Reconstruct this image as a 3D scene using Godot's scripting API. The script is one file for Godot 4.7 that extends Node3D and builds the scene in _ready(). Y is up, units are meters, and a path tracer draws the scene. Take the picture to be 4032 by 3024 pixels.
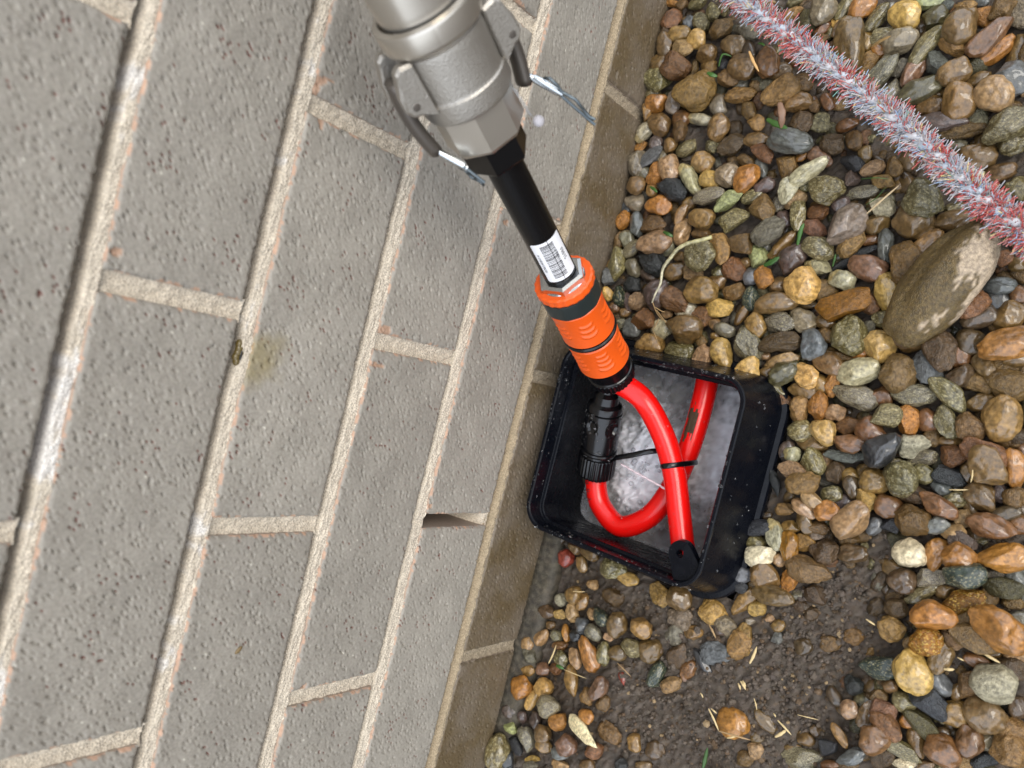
extends Node3D
# A brick wall foot with wet river gravel, a black irrigation box with a red hose, and a riser with a metal coupling.
# World: wall face at z = 0 (bricks behind it), ground near y = 0, x runs along the wall, metres.

const FOCAL := 3042.24            # focal length in photo pixels (photo 4032 x 3024)
const CAM_AT := Vector3(0, 0.5585, 0.37254)
const CAM_RIGHT := Vector3(0.2420, -0.6023, 0.7607)
const CAM_UP := Vector3(0.9696, 0.1203, -0.2132)
const CAM_BACK := Vector3(0.0369, 0.7891, 0.6131)

const BOX_C := Vector3(-0.0545, 0.0, 0.0925)
const BOX_HX := 0.0765
const BOX_HZ := 0.0780
# the riser: local y runs up the pipe, local x faces outwards over the ground
const RISE_AT := Vector3(0.0552, 0.1542, 0.0783)
const RISE_Y := Vector3(0.46486, 0.88407, 0.04814)

var rng := RandomNumberGenerator.new()
var names := {}
var T := {}
var M := {}
var N1 := FastNoiseLite.new()
var N2 := FastNoiseLite.new()
var N3 := FastNoiseLite.new()
var NC := FastNoiseLite.new()
var ico := {}

# ---------------------------------------------------------------- helpers
func lin(r: float, g: float, b: float) -> Color:
	return Color(r / 255.0, g / 255.0, b / 255.0).srgb_to_linear()

func rgb(r: float, g: float, b: float) -> Color:
	return Color(r / 255.0, g / 255.0, b / 255.0)

func numbered(called: String) -> String:
	if not names.has(called):
		names[called] = 0
		return called
	names[called] += 1
	return "%s_%03d" % [called, names[called]]

func tag(o: Node, label: String, category: String, group := "", kind := "") -> void:
	o.set_meta("label", label)
	o.set_meta("category", category)
	if group != "":
		o.set_meta("group", group)
	if kind != "":
		o.set_meta("kind", kind)

func thing(called: String, label: String, category: String, at := Vector3.ZERO, basis_ := Basis.IDENTITY, group := "") -> Node3D:
	var o := Node3D.new()
	o.name = numbered(called)
	add_child(o)
	o.transform = Transform3D(basis_, at)
	tag(o, label, category, group)
	return o

# pixel of the photograph -> point at height y, or on the wall plane z
func ray(u: float, v: float) -> Vector3:
	return CAM_RIGHT * ((u - 2016.0) / FOCAL) - CAM_UP * ((v - 1512.0) / FOCAL) - CAM_BACK

func at_y(u: float, v: float, y: float) -> Vector3:
	var d := ray(u, v)
	return CAM_AT + d * ((y - CAM_AT.y) / d.y)

func at_z(u: float, v: float, z: float) -> Vector3:
	var d := ray(u, v)
	return CAM_AT + d * ((z - CAM_AT.z) / d.z)

func ppm(p: Vector3) -> float:
	return FOCAL / -((p - CAM_AT).dot(CAM_BACK))

func to_px(p: Vector3) -> Vector2:
	var q := p - CAM_AT
	var dz := -q.dot(CAM_BACK)
	return Vector2(2016.0 + FOCAL * q.dot(CAM_RIGHT) / dz, 1512.0 - FOCAL * q.dot(CAM_UP) / dz)

# 2212-wide preview pixel
func pre(u: float, v: float, y: float) -> Vector3:
	return at_y(u * 1.82278, v * 1.82278, y)

func ss(a: float, b: float, x: float) -> float:
	return smoothstep(a, b, x)

class MB:
	var v := PackedVector3Array()
	var c := PackedColorArray()
	var uv := PackedVector2Array()
	var ix := PackedInt32Array()
	var col := Color(1, 1, 1)
	func vert(p: Vector3, co = null, t := Vector2.ZERO) -> int:
		v.append(p)
		c.append(co if co != null else col)
		uv.append(t)
		return v.size() - 1
	func tri(a: int, b: int, d: int) -> void:
		ix.append(a)
		ix.append(b)
		ix.append(d)
	func quad(a: int, b: int, d: int, e: int) -> void:
		tri(a, b, d)
		tri(a, d, e)

func commit(mb: MB, called: String, mat: Material, parent: Node = null, flat := false) -> MeshInstance3D:
	var V := mb.v
	var C := mb.c
	var U := mb.uv
	var I := mb.ix
	if flat:
		var v2 := PackedVector3Array()
		var c2 := PackedColorArray()
		var u2 := PackedVector2Array()
		var i2 := PackedInt32Array()
		for k in I.size():
			v2.append(V[I[k]])
			c2.append(C[I[k]])
			u2.append(U[I[k]])
			i2.append(k)
		V = v2
		C = c2
		U = u2
		I = i2
	var nn := PackedVector3Array()
	nn.resize(V.size())
	for k in range(0, I.size(), 3):
		var a := V[I[k]]
		var f := (V[I[k + 2]] - a).cross(V[I[k + 1]] - a)
		nn[I[k]] += f
		nn[I[k + 1]] += f
		nn[I[k + 2]] += f
	for k in nn.size():
		nn[k] = nn[k].normalized() if nn[k].length_squared() > 0.0 else Vector3.UP
	var arr := []
	arr.resize(Mesh.ARRAY_MAX)
	arr[Mesh.ARRAY_VERTEX] = V
	arr[Mesh.ARRAY_NORMAL] = nn
	arr[Mesh.ARRAY_COLOR] = C
	arr[Mesh.ARRAY_TEX_UV] = U
	arr[Mesh.ARRAY_INDEX] = I
	var m := ArrayMesh.new()
	m.add_surface_from_arrays(Mesh.PRIMITIVE_TRIANGLES, arr)
	m.surface_set_material(0, mat)
	var o := MeshInstance3D.new()
	o.mesh = m
	if parent == null:
		o.name = numbered(called)
		add_child(o)
	else:
		o.name = called
		parent.add_child(o, true)
	return o

func icosphere(level: int) -> Array:
	if ico.has(level):
		return ico[level]
	var p := (1.0 + sqrt(5.0)) / 2.0
	var vs := [Vector3(-1, p, 0), Vector3(1, p, 0), Vector3(-1, -p, 0), Vector3(1, -p, 0), Vector3(0, -1, p), Vector3(0, 1, p), Vector3(0, -1, -p), Vector3(0, 1, -p), Vector3(p, 0, -1), Vector3(p, 0, 1), Vector3(-p, 0, -1), Vector3(-p, 0, 1)]
	for k in 12:
		vs[k] = vs[k].normalized()
	var fs := [[0, 11, 5], [0, 5, 1], [0, 1, 7], [0, 7, 10], [0, 10, 11], [1, 5, 9], [5, 11, 4], [11, 10, 2], [10, 7, 6], [7, 1, 8], [3, 9, 4], [3, 4, 2], [3, 2, 6], [3, 6, 8], [3, 8, 9], [4, 9, 5], [2, 4, 11], [6, 2, 10], [8, 6, 7], [9, 8, 1]]
	for s in level:
		var cache := {}
		var nf := []
		for f in fs:
			var mid := []
			for e in 3:
				var a: int = f[e]
				var b: int = f[(e + 1) % 3]
				var key := mini(a, b) * 100000 + maxi(a, b)
				if not cache.has(key):
					cache[key] = vs.size()
					vs.append(((vs[a] + vs[b]) * 0.5).normalized())
				mid.append(cache[key])
			nf.append([f[0], mid[0], mid[2]])
			nf.append([f[1], mid[1], mid[0]])
			nf.append([f[2], mid[2], mid[1]])
			nf.append([mid[0], mid[1], mid[2]])
		fs = nf
	var idx := PackedInt32Array()
	for f in fs:
		idx.append(f[0])
		idx.append(f[2])
		idx.append(f[1])
	ico[level] = [PackedVector3Array(vs), idx]
	return ico[level]

func add_ball(mb: MB, at: Vector3, r: Vector3, level := 1, b := Basis.IDENTITY) -> void:
	var s := icosphere(level)
	var base := mb.v.size()
	for p: Vector3 in s[0]:
		mb.vert(at + b * (p * r))
	for k in s[1]:
		mb.ix.append(base + k)

# tube along points; radii per point or one number
func add_tube(mb: MB, path: Array, radius, n := 8, caps := true, squash := 1.0, flat_up := Vector3.UP) -> void:
	var count := path.size()
	var prev := Vector3.ZERO
	var rings := []
	for k in count:
		var t: Vector3 = (path[mini(k + 1, count - 1)] - path[maxi(k - 1, 0)]).normalized()
		if k == 0:
			prev = flat_up - t * flat_up.dot(t)
			if prev.length() < 0.01:
				prev = Vector3.RIGHT - t * t.x
		else:
			prev = prev - t * prev.dot(t)
		prev = prev.normalized()
		var side := t.cross(prev)
		var r: float = radius[k] if radius is Array else radius
		var ring := []
		for j in n:
			var a := TAU * j / n
			ring.append(mb.vert(path[k] + (side * cos(a) + prev * sin(a) * squash) * r, null, Vector2(float(j) / n, float(k) / count)))
		rings.append(ring)
	for k in count - 1:
		for j in n:
			var j2 := (j + 1) % n
			mb.quad(rings[k][j], rings[k][j2], rings[k + 1][j2], rings[k + 1][j])
	if caps:
		var a0 := mb.vert(path[0])
		var a1 := mb.vert(path[count - 1])
		for j in n:
			var j2 := (j + 1) % n
			mb.tri(a0, rings[0][j2], rings[0][j])
			mb.tri(a1, rings[count - 1][j], rings[count - 1][j2])

# smooth curve through points
func curve(pts: Array, per := 8) -> Array:
	var out := []
	for k in pts.size() - 1:
		var p0: Vector3 = pts[maxi(k - 1, 0)]
		var p1: Vector3 = pts[k]
		var p2: Vector3 = pts[k + 1]
		var p3: Vector3 = pts[mini(k + 2, pts.size() - 1)]
		for s in per:
			var t := float(s) / per
			out.append(0.5 * ((2.0 * p1) + (p2 - p0) * t + (2.0 * p0 - 5.0 * p1 + 4.0 * p2 - p3) * t * t + (3.0 * p1 - p0 - 3.0 * p2 + p3) * t * t * t))
	out.append(pts[pts.size() - 1])
	return out

# profile rows split where the outline turns sharply
func split_profile(prof: Array) -> Array:
	var rows := [[prof[0], false]]
	for k in range(1, prof.size()):
		rows.append([prof[k], true])
		if k < prof.size() - 1:
			var a: Vector2 = (prof[k] - prof[k - 1]).normalized()
			var b: Vector2 = (prof[k + 1] - prof[k]).normalized()
			if a.dot(b) < 0.9:
				rows.append([prof[k], false])
	return rows

# how a turned part departs from round: ["wave", depth, count], ["knurl", depth, count], ["dimple", scale], ["grip", rows, middle]
func lathe_scale(shape: Array, a: float, y: float) -> float:
	var f := 1.0
	match shape[0]:
		"wave":
			f += shape[1] * cos(a * shape[2])
		"knurl":
			f += shape[1] * (1.0 if sin(a * shape[2]) > 0.0 else -1.0)
		"dimple":
			for c in [-0.62, 0.62, 1.9, 3.14, -1.9]:
				var da: float = wrapf(a - c, -PI, PI) * 0.016
				var dy: float = y - 0.033 * shape[1]
				f -= 0.16 * ss(0.0058, 0.0046, Vector2(da, dy).length())
		"grip":
			for c in 6:
				var da: float = wrapf(a - c * TAU / 6.0 - 0.05, -PI, PI)
				for q in shape[1]:
					var gy: float = shape[2] + (q - (shape[1] - 1) * 0.5) * 0.0052 + 0.020 * da * da
					var wide: float = 0.36 - 0.03 * q
					f += 0.045 * ss(0.0017, 0.0003, absf(y - gy)) * ss(wide, wide - 0.12, absf(da))
	return f

# lathe about local y; profile from top to bottom as Vector2(radius, y); shape(phi, y) scales the radius
func add_lathe(mb: MB, prof: Array, n := 40, shape := [], seam := 0.0) -> void:
	var rows := split_profile(prof)
	var last := []
	for row in rows:
		var p: Vector2 = row[0]
		var ring := []
		for j in n + 1:
			var a := seam + TAU * j / n
			var r := p.x
			if shape.size() > 0:
				r *= lathe_scale(shape, a, p.y)
			ring.append(mb.vert(Vector3(r * cos(a), p.y, r * sin(a)), null, Vector2(float(j) / n, p.y)))
		if row[1]:
			for j in n:
				mb.quad(last[j], ring[j], ring[j + 1], last[j + 1])
		last = ring

func add_box(mb: MB, b: Transform3D, size: Vector3, bevel := 0.0) -> void:
	# a box with chamfered edges; vertices shared per face only
	var h := size * 0.5
	var e := minf(bevel, minf(h.x, minf(h.y, h.z)) * 0.9)
	var idx := {}
	for sx in [-1, 1]:
		for sy in [-1, 1]:
			for sz in [-1, 1]:
				idx[[sx, sy, sz, 0]] = mb.vert(b * Vector3(sx * h.x, sy * (h.y - e), sz * (h.z - e)))
				idx[[sx, sy, sz, 1]] = mb.vert(b * Vector3(sx * (h.x - e), sy * h.y, sz * (h.z - e)))
				idx[[sx, sy, sz, 2]] = mb.vert(b * Vector3(sx * (h.x - e), sy * (h.y - e), sz * h.z))
	var faces := []
	for s in [-1, 1]:
		faces.append([[s, -1, -1, 0], [s, 1, -1, 0], [s, 1, 1, 0], [s, -1, 1, 0]])
		faces.append([[-1, s, -1, 1], [1, s, -1, 1], [1, s, 1, 1], [-1, s, 1, 1]])
		faces.append([[-1, -1, s, 2], [1, -1, s, 2], [1, 1, s, 2], [-1, 1, s, 2]])
	for s in [-1, 1]:
		for t in [-1, 1]:
			faces.append([[s, t, -1, 0], [s, t, 1, 0], [s, t, 1, 1], [s, t, -1, 1]])
			faces.append([[s, -1, t, 0], [s, 1, t, 0], [s, 1, t, 2], [s, -1, t, 2]])
			faces.append([[-1, s, t, 1], [1, s, t, 1], [1, s, t, 2], [-1, s, t, 2]])
			for u in [-1, 1]:
				faces.append([[s, t, u, 0], [s, t, u, 1], [s, t, u, 2]])
	var cen := b.origin
	for f in faces:
		var q := []
		for k in f:
			q.append(idx[k])
		var a: Vector3 = mb.v[q[0]]
		var fn := (mb.v[q[2]] - a).cross(mb.v[q[1]] - a)
		var mid := Vector3.ZERO
		for k in q:
			mid += mb.v[k]
		if fn.dot(mid / q.size() - cen) < 0.0:
			q.reverse()
		if q.size() == 4:
			mb.quad(q[0], q[1], q[2], q[3])
		else:
			mb.tri(q[0], q[1], q[2])

# plate in the local (z, y) plane, thick along local x, edges chamfered
func add_prism(mb: MB, b: Transform3D, poly: PackedVector2Array, thick: float, bevel: float) -> void:
	var mid := Vector2.ZERO
	for p in poly:
		mid += p
	mid /= poly.size()
	var rows := []
	for lay in [[-0.5, 1], [-0.5, 0], [0.5, 0], [0.5, 1]]:
		var row := []
		for p in poly:
			var q := p
			var x: float = lay[0] * thick
			if lay[1] == 1:
				q = p - (p - mid).normalized() * bevel
			else:
				x -= signf(x) * bevel
			row.append(b * Vector3(x, q.y, q.x))
		rows.append(row)
	var n := poly.size()
	var cen := b * Vector3(0, mid.y, mid.x)
	for r in 3:
		for k in n:
			facet(mb, [rows[r][k], rows[r][(k + 1) % n], rows[r + 1][(k + 1) % n], rows[r + 1][k]], cen)
	for r in [0, 3]:
		for k in range(1, n - 1):
			facet(mb, [rows[r][0], rows[r][k], rows[r][k + 1]], cen)

func facet(mb: MB, pts: Array, cen: Vector3) -> void:
	var m := Vector3.ZERO
	for p in pts:
		m += p
	if (pts[2] - pts[0]).cross(pts[1] - pts[0]).dot(m / pts.size() - cen) < 0.0:
		pts.reverse()
	var i := []
	for p in pts:
		i.append(mb.vert(p))
	for k in range(1, pts.size() - 1):
		mb.tri(i[0], i[k], i[k + 1])

# ring swept round a rounded rectangle: profile points Vector2(outward offset, y)
func add_frame(mb: MB, prof: Array, hx: float, hz: float, rc: float, seg := 8) -> void:
	var rows := split_profile(prof)
	var last := []
	var n := 4 * (seg + 1)
	for row in rows:
		var p: Vector2 = row[0]
		var ring := []
		var rr := maxf(rc + p.x, 0.002)
		for q in 4:
			var sx: float = [1, -1, -1, 1][q]
			var sz: float = [1, 1, -1, -1][q]
			for s in seg + 1:
				var a := PI * 0.5 * q + PI * 0.5 * s / seg
				ring.append(mb.vert(Vector3(sx * (hx + p.x - rr) + rr * cos(a), p.y, sz * (hz + p.x - rr) + rr * sin(a))))
		if row[1]:
			for j in n:
				var j2 := (j + 1) % n
				mb.quad(ring[j], last[j], last[j2], ring[j2])
		last = ring

func noise_tex(size: int, freq: float, seed_: int, lo: float, hi: float, oct := 4, power := 1.0, cell := false) -> ImageTexture:
	var n := FastNoiseLite.new()
	n.seed = seed_
	n.frequency = freq
	if cell:
		n.noise_type = FastNoiseLite.TYPE_CELLULAR
		n.cellular_return_type = FastNoiseLite.RETURN_DISTANCE
		n.fractal_type = FastNoiseLite.FRACTAL_NONE
	else:
		n.noise_type = FastNoiseLite.TYPE_SIMPLEX_SMOOTH
		n.fractal_octaves = oct
	var im := n.get_seamless_image(size, size)
	im.convert(Image.FORMAT_L8)
	var data := im.get_data()
	for k in data.size():
		data[k] = int(clampf((lo + (hi - lo) * pow(data[k] / 255.0, power)) * 255.0, 0.0, 255.0))
	return ImageTexture.create_from_image(Image.create_from_data(size, size, false, Image.FORMAT_L8, data))

func mat(col: Color, rough: float, metal := 0.0, spec := 0.5) -> StandardMaterial3D:
	var m := StandardMaterial3D.new()
	m.albedo_color = col
	m.roughness = rough
	m.metallic = metal
	m.metallic_specular = spec
	return m

func vmat(rough: float, tex: Texture2D = null, per_m := 20.0, bump: Texture2D = null, relief := 0.02) -> StandardMaterial3D:
	var m := mat(Color.WHITE, rough)
	m.vertex_color_use_as_albedo = true
	surface(m, tex, per_m, bump, relief)
	return m

func surface(m: StandardMaterial3D, tex: Texture2D, per_m: float, bump: Texture2D, relief: float) -> void:
	if tex != null or bump != null:
		m.uv1_triplanar = true
		m.uv1_world_triplanar = true
		m.uv1_scale = Vector3.ONE * per_m
	if tex != null:
		m.albedo_texture = tex
	if bump != null:
		m.heightmap_enabled = true
		m.heightmap_texture = bump
		m.heightmap_scale = relief

# ---------------------------------------------------------------- the ground's shape
func soil_y(x: float, z: float) -> float:
	var y := -0.020
	y += 0.010 * ss(0.12, 0.34, x)
	y -= 0.016 * ss(-0.10, -0.17, x) * ss(0.09, 0.02, z)
	y += 0.004 * N1.get_noise_2d(x * 900.0, z * 900.0)
	return y

func fine_soil(x: float, z: float) -> float:
	var y := soil_y(x, z)
	y += 0.0046 * N2.get_noise_2d(x * 8000.0, z * 8000.0)
	y += 0.0036 * absf(N3.get_noise_2d(x * 24000.0, z * 24000.0))
	return y

# where the gravel was raked away: 0 gravel .. 1 bare soil (photo pixels)
func bare(u: float, v: float) -> float:
	var k := 0.0
	for e in [[2960.0, 2560.0, 420.0, 210.0], [2760.0, 2880.0, 400.0, 210.0], [3260.0, 2430.0, 210.0, 170.0], [3060.0, 2880.0, 220.0, 150.0], [2520.0, 2700.0, 130.0, 120.0], [2500.0, 2390.0, 130.0, 60.0]]:
		var d := Vector2((u - e[0]) / e[2], (v - e[1]) / e[3]).length()
		k = maxf(k, ss(1.1, 0.8, d))
	return k

# ---------------------------------------------------------------- pebbles of the photograph
# one block for each enlarged piece of the photograph: [origin u, origin v, scale], rows of
# centre, half length, half width, angle of the long axis, colour letter, form (0 smooth, 1 rough, 2 angular)
const STONES := [
[[2500, 0, 0.36166], [
[330,40,110,45,0,"o",2],[510,50,70,55,0,"b",1],[680,40,110,60,-10,"v",1],[225,200,75,40,90,"d",0],[375,210,130,110,60,"r",2],[470,115,55,45,0,"t",2],[590,240,75,65,60,"u",0],[720,250,115,85,55,"v",1],[855,150,110,80,100,"v",2],[975,100,80,50,100,"v",0],[945,310,125,95,-50,"b",1],[1210,350,140,75,15,"g",1],[170,420,150,70,-65,"k",1],[330,500,140,80,80,"b",0],[470,370,130,85,-10,"t",0],[675,420,110,95,35,"y",0],[515,525,120,95,0,"p",2],[785,590,115,100,0,"b",0],[1060,500,130,105,25,"b",0],[1230,540,120,60,70,"k",0],[150,730,120,110,80,"b",0],[450,730,190,120,35,"r",1],[650,740,90,45,105,"b",1],[810,730,95,65,5,"t",1],[980,690,75,65,50,"d",2],[250,870,170,115,20,"v",0],[1190,730,150,125,40,"b",0],[1450,690,170,120,80,"r",0],[1570,790,120,95,0,"b",0],[660,1010,240,180,-25,"t",1],[1010,860,115,90,10,"b",1],[1160,1030,165,75,-8,"t",1],[1440,920,80,65,0,"g",1],[150,1010,95,75,40,"v",0],[235,1120,115,95,-10,"o",0],[420,1110,130,75,95,"q",0],[920,1170,105,95,45,"q",0],[60,1210,100,65,110,"t",0],[265,1360,145,115,20,"b",0],[500,1290,100,85,0,"r",0],[715,1310,155,65,10,"l",0],[905,1390,130,110,110,"t",0],[1240,1200,100,80,50,"b",1],[1320,1330,110,75,30,"t",2],[1320,1520,135,70,-8,"b",0],[70,1440,120,85,-45,"l",0],[490,1420,120,80,90,"b",1],[230,1570,90,70,80,"m",0],[380,1590,80,75,60,"t",0],[560,1610,120,75,-25,"v",1],[840,1590,85,80,30,"v",1],[1050,1580,150,100,-20,"k",1]]],
[[3000, 0, 0.36166], [
[65,25,90,40,-5,"t",0],[90,110,80,55,20,"k",0],[330,150,150,60,-45,"t",2],[500,250,140,130,40,"n",2],[655,110,150,125,100,"q",0],[900,100,150,70,-60,"v",0],[1080,100,150,120,-50,"o",0],[1260,190,165,85,-55,"v",0],[1540,160,165,140,20,"y",0],[820,250,75,60,40,"y",0],[740,350,90,45,100,"v",0],[840,320,110,60,-60,"b",0],[655,320,90,60,-50,"r",0],[955,500,310,145,93,"b",0],[590,490,150,90,-30,"b",1],[1140,455,110,75,80,"t",0],[1330,390,150,80,-15,"v",0],[1280,570,100,60,30,"o",0],[1490,450,165,120,-20,"q",0],[1300,780,250,105,-55,"s",1],[1150,690,120,90,120,"t",1],[1500,740,90,70,-50,"g",1],[1390,1040,160,110,-70,"s",0],[740,540,90,60,-60,"r",1],[720,630,60,50,0,"t",2],[210,990,200,140,-35,"t",1],[430,900,120,100,30,"b",1],[380,1110,150,95,-15,"t",0],[440,1330,130,120,60,"k",1],[650,1340,110,100,0,"v",1],[320,1540,230,115,10,"u",0],[720,1120,110,60,60,"r",0],[920,1370,120,70,-15,"r",0],[1000,1540,110,100,80,"b",1],[760,1560,130,110,20,"k",1],[570,1170,70,60,70,"b",1]]],
[[3500, 0, 0.36166], [
[420,40,160,75,-5,"e",0],[640,60,70,60,0,"u",1],[500,200,130,100,-20,"n",0],[845,60,105,65,-5,"t",1],[1010,30,70,45,0,"u",0],[700,100,60,50,30,"r",2],[780,280,180,150,-60,"b",0],[1045,180,125,95,30,"o",2],[1230,100,130,120,80,"b",1],[1420,150,150,80,90,"q",1],[710,490,150,130,30,"t",2],[400,500,230,85,-50,"v",0],[520,690,150,120,70,"u",2],[275,760,185,95,-60,"i",0],[1100,400,230,110,-45,"r",0],[1165,550,190,100,-35,"o",0],[1410,560,190,90,100,"b",0],[690,800,170,130,-25,"b",0],[940,710,120,90,40,"n",2],[300,1000,230,120,-25,"n",0],[960,870,130,70,-30,"b",0],[760,1090,190,150,90,"t",0],[460,1140,135,105,0,"b",0],[530,1010,80,70,60,"b",0],[1160,1030,190,165,70,"p",0],[1330,880,180,170,50,"u",0],[990,1040,140,80,100,"m",0],[560,1330,230,105,5,"m",0],[200,1250,90,80,0,"k",0],[300,1310,70,55,100,"t",0],[800,1420,200,90,-10,"b",1],[960,1310,130,100,60,"g",1],[1280,1370,250,150,-30,"v",1],[530,1520,80,80,0,"d",2],[740,1590,100,70,10,"g",0],[1360,1570,150,120,-30,"v",1],[1310,1150,120,60,-10,"b",2],[1460,1000,50,40,90,"p",2]]],
[[2400, 500, 0.36166], [
[350,220,75,55,-30,"o",2],[220,410,140,105,80,"q",0],[440,340,150,85,-50,"u",2],[360,490,110,75,40,"g",0],[510,520,120,95,-45,"o",1],[660,450,145,110,80,"p",0],[570,320,75,55,80,"q",0],[290,630,110,95,40,"b",0],[460,680,80,65,80,"t",0],[680,690,175,105,25,"d",1],[880,560,190,80,65,"l",0],[1015,390,120,115,0,"t",0],[1090,580,110,100,40,"y",1],[1280,530,135,115,-20,"q",0],[1080,760,170,95,-15,"s",0],[1490,560,160,115,-50,"o",0],[1290,800,195,90,-30,"e",2],[1560,760,120,70,-20,"v",0],[1480,370,110,80,20,"b",2],[270,820,105,90,10,"q",0],[135,880,100,50,90,"u",0],[530,850,150,95,5,"o",0],[150,1010,100,75,-60,"o",1],[300,1060,150,75,80,"u",0],[470,1060,150,90,5,"b",1],[790,940,130,60,-60,"t",0],[1010,990,150,110,10,"t",0],[870,830,75,70,0,"b",0],[1360,1000,170,105,-35,"v",2],[480,1260,170,130,-15,"p",0],[790,1160,145,90,100,"p",0],[190,1220,100,75,80,"g",0],[620,1290,110,90,60,"g",0],[250,1320,110,75,-50,"s",0],[60,1230,90,60,100,"b",1],[460,1480,150,125,20,"d",1],[980,1390,160,150,40,"v",1],[1000,1160,120,60,10,"b",0],[1210,1300,190,95,85,"t",2],[1430,1270,150,120,30,"b",2],[80,1500,170,95,-80,"v",0],[260,1540,110,80,70,"g",0],[440,1610,120,60,20,"m",0],[720,1580,120,90,-30,"b",0],[900,1600,105,80,10,"p",1],[1350,1540,130,110,40,"r",1],[1610,1400,120,105,60,"e",1],[1200,1580,80,70,0,"v",0],[1480,1480,70,60,0,"b",0],[1560,1590,75,60,0,"u",0]]],
[[2900, 500, 0.36166], [
[310,290,160,75,30,"r",2],[550,420,150,120,60,"b",2],[270,450,110,70,70,"u",0],[710,320,75,55,-50,"o",0],[910,330,130,95,30,"i",0],[790,490,220,85,-33,"l",0],[1000,680,190,150,20,"v",1],[1270,390,130,75,5,"d",1],[1480,450,115,85,-25,"p",1],[1400,300,90,75,90,"b",0],[300,640,105,80,-20,"m",0],[560,690,140,95,100,"l",0],[700,660,100,70,0,"v",0],[620,780,130,90,-30,"p",1],[280,900,165,130,70,"b",2],[450,850,90,70,60,"s",1],[670,950,165,85,88,"v",0],[900,920,140,90,5,"r",2],[1360,720,170,80,-10,"s",2],[1250,560,90,80,60,"m",2],[1590,600,110,80,20,"t",1],[1580,880,130,110,40,"l",1],[1140,840,90,80,-40,"m",0],[350,1130,190,120,-30,"g",1],[510,1010,100,80,0,"m",0],[490,1290,200,70,-45,"t",0],[850,1110,140,95,10,"i",2],[1190,1070,250,165,-50,"q",0],[1230,1290,170,100,-45,"t",1],[880,1320,175,115,15,"v",0],[1530,1060,120,110,20,"b",0],[590,1450,170,120,-35,"m",0],[900,1530,145,100,25,"l",2],[1430,1530,200,130,20,"i",0],[1290,1430,230,60,-25,"d",2],[1620,1290,190,90,80,"u",0],[1460,1230,100,55,-10,"r",0]]],
[[3450, 500, 0.36166], [
[400,1030,195,170,20,"b",0],[500,800,220,180,30,"v",1],[1100,340,180,150,-20,"b",0],[1340,510,160,90,-20,"b",0],[830,330,100,60,-10,"t",0],[1180,620,130,110,50,"w",0],[1530,680,130,120,90,"v",1],[830,1030,190,110,-8,"b",0],[860,880,100,60,-10,"v",0],[345,1480,210,190,60,"b",1],[560,1290,180,130,-40,"t",0],[190,440,100,95,50,"b",2],[1380,1430,110,90,30,"r",2],[1540,1500,90,80,0,"b",0]]],
[[2900, 1000, 0.36166], [
[720,330,200,165,80,"y",0],[455,345,100,95,60,"b",0],[310,270,130,95,70,"o",2],[160,260,90,85,0,"u",0],[160,490,130,105,80,"x",2],[420,540,225,110,-8,"b",0],[960,400,120,110,60,"b",1],[770,550,110,50,0,"k",0],[1150,290,135,120,30,"l",0],[1165,550,285,160,-18,"a",2],[1450,560,130,100,70,"r",1],[1690,430,220,144,70,"y",0],[60,660,130,60,-55,"b",0],[215,790,150,105,60,"t",0],[450,760,175,105,5,"s",1],[720,720,150,110,40,"q",0],[470,970,210,110,-8,"k",1],[825,985,155,135,90,"u",0],[960,890,115,95,30,"b",2],[1240,880,190,165,-70,"v",1],[1460,800,80,60,90,"g",2],[950,740,110,70,20,"b",0],[1530,1000,170,150,30,"y",0],[120,1000,190,130,70,"s",1],[110,1290,170,150,-50,"y",0],[500,1160,185,85,-20,"p",0],[320,1290,90,65,-30,"b",0],[300,1110,60,45,0,"p",0],[1000,1190,170,100,20,"b",0],[1110,1110,150,80,25,"b",1],[1340,1080,80,75,0,"o",0],[760,1340,155,110,40,"y",0],[1350,1270,220,140,-15,"l",0],[500,1290,170,120,-40,"n",0],[360,1450,165,75,30,"v",0],[730,1500,150,80,15,"b",0],[910,1420,100,95,0,"t",0],[1060,1400,155,85,105,"o",1],[1310,1540,210,115,20,"s",1],[500,1580,105,80,50,"r",2],[1560,1560,120,100,0,"r",0]]],
[[3450, 1000, 0.6305], [
[60,410,75,55,20,"v",1],[200,540,105,70,-10,"b",0],[405,600,115,85,85,"k",1],[130,750,105,105,30,"b",1],[320,715,105,85,60,"u",2],[230,880,120,60,5,"s",1],[455,870,135,60,40,"v",0],[590,545,80,70,40,"k",0],[525,640,70,60,90,"r",0],[515,770,80,65,-20,"k",0],[680,695,85,60,55,"b",0],[640,810,80,55,15,"t",1],[830,820,130,90,25,"b",1],[800,560,140,90,-15,"o",0],[880,650,80,60,-20,"b",0],[760,440,55,45,0,"t",2],[640,400,100,65,-20,"k",0],[750,290,70,60,60,"d",0],[770,200,85,50,0,"u",0],[830,380,90,80,90,"b",0],[890,260,60,50,60,"r",0],[600,310,90,80,-50,"r",1],[800,690,70,60,0,"b",1]]],
[[3000, 1500, 0.63], [
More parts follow.
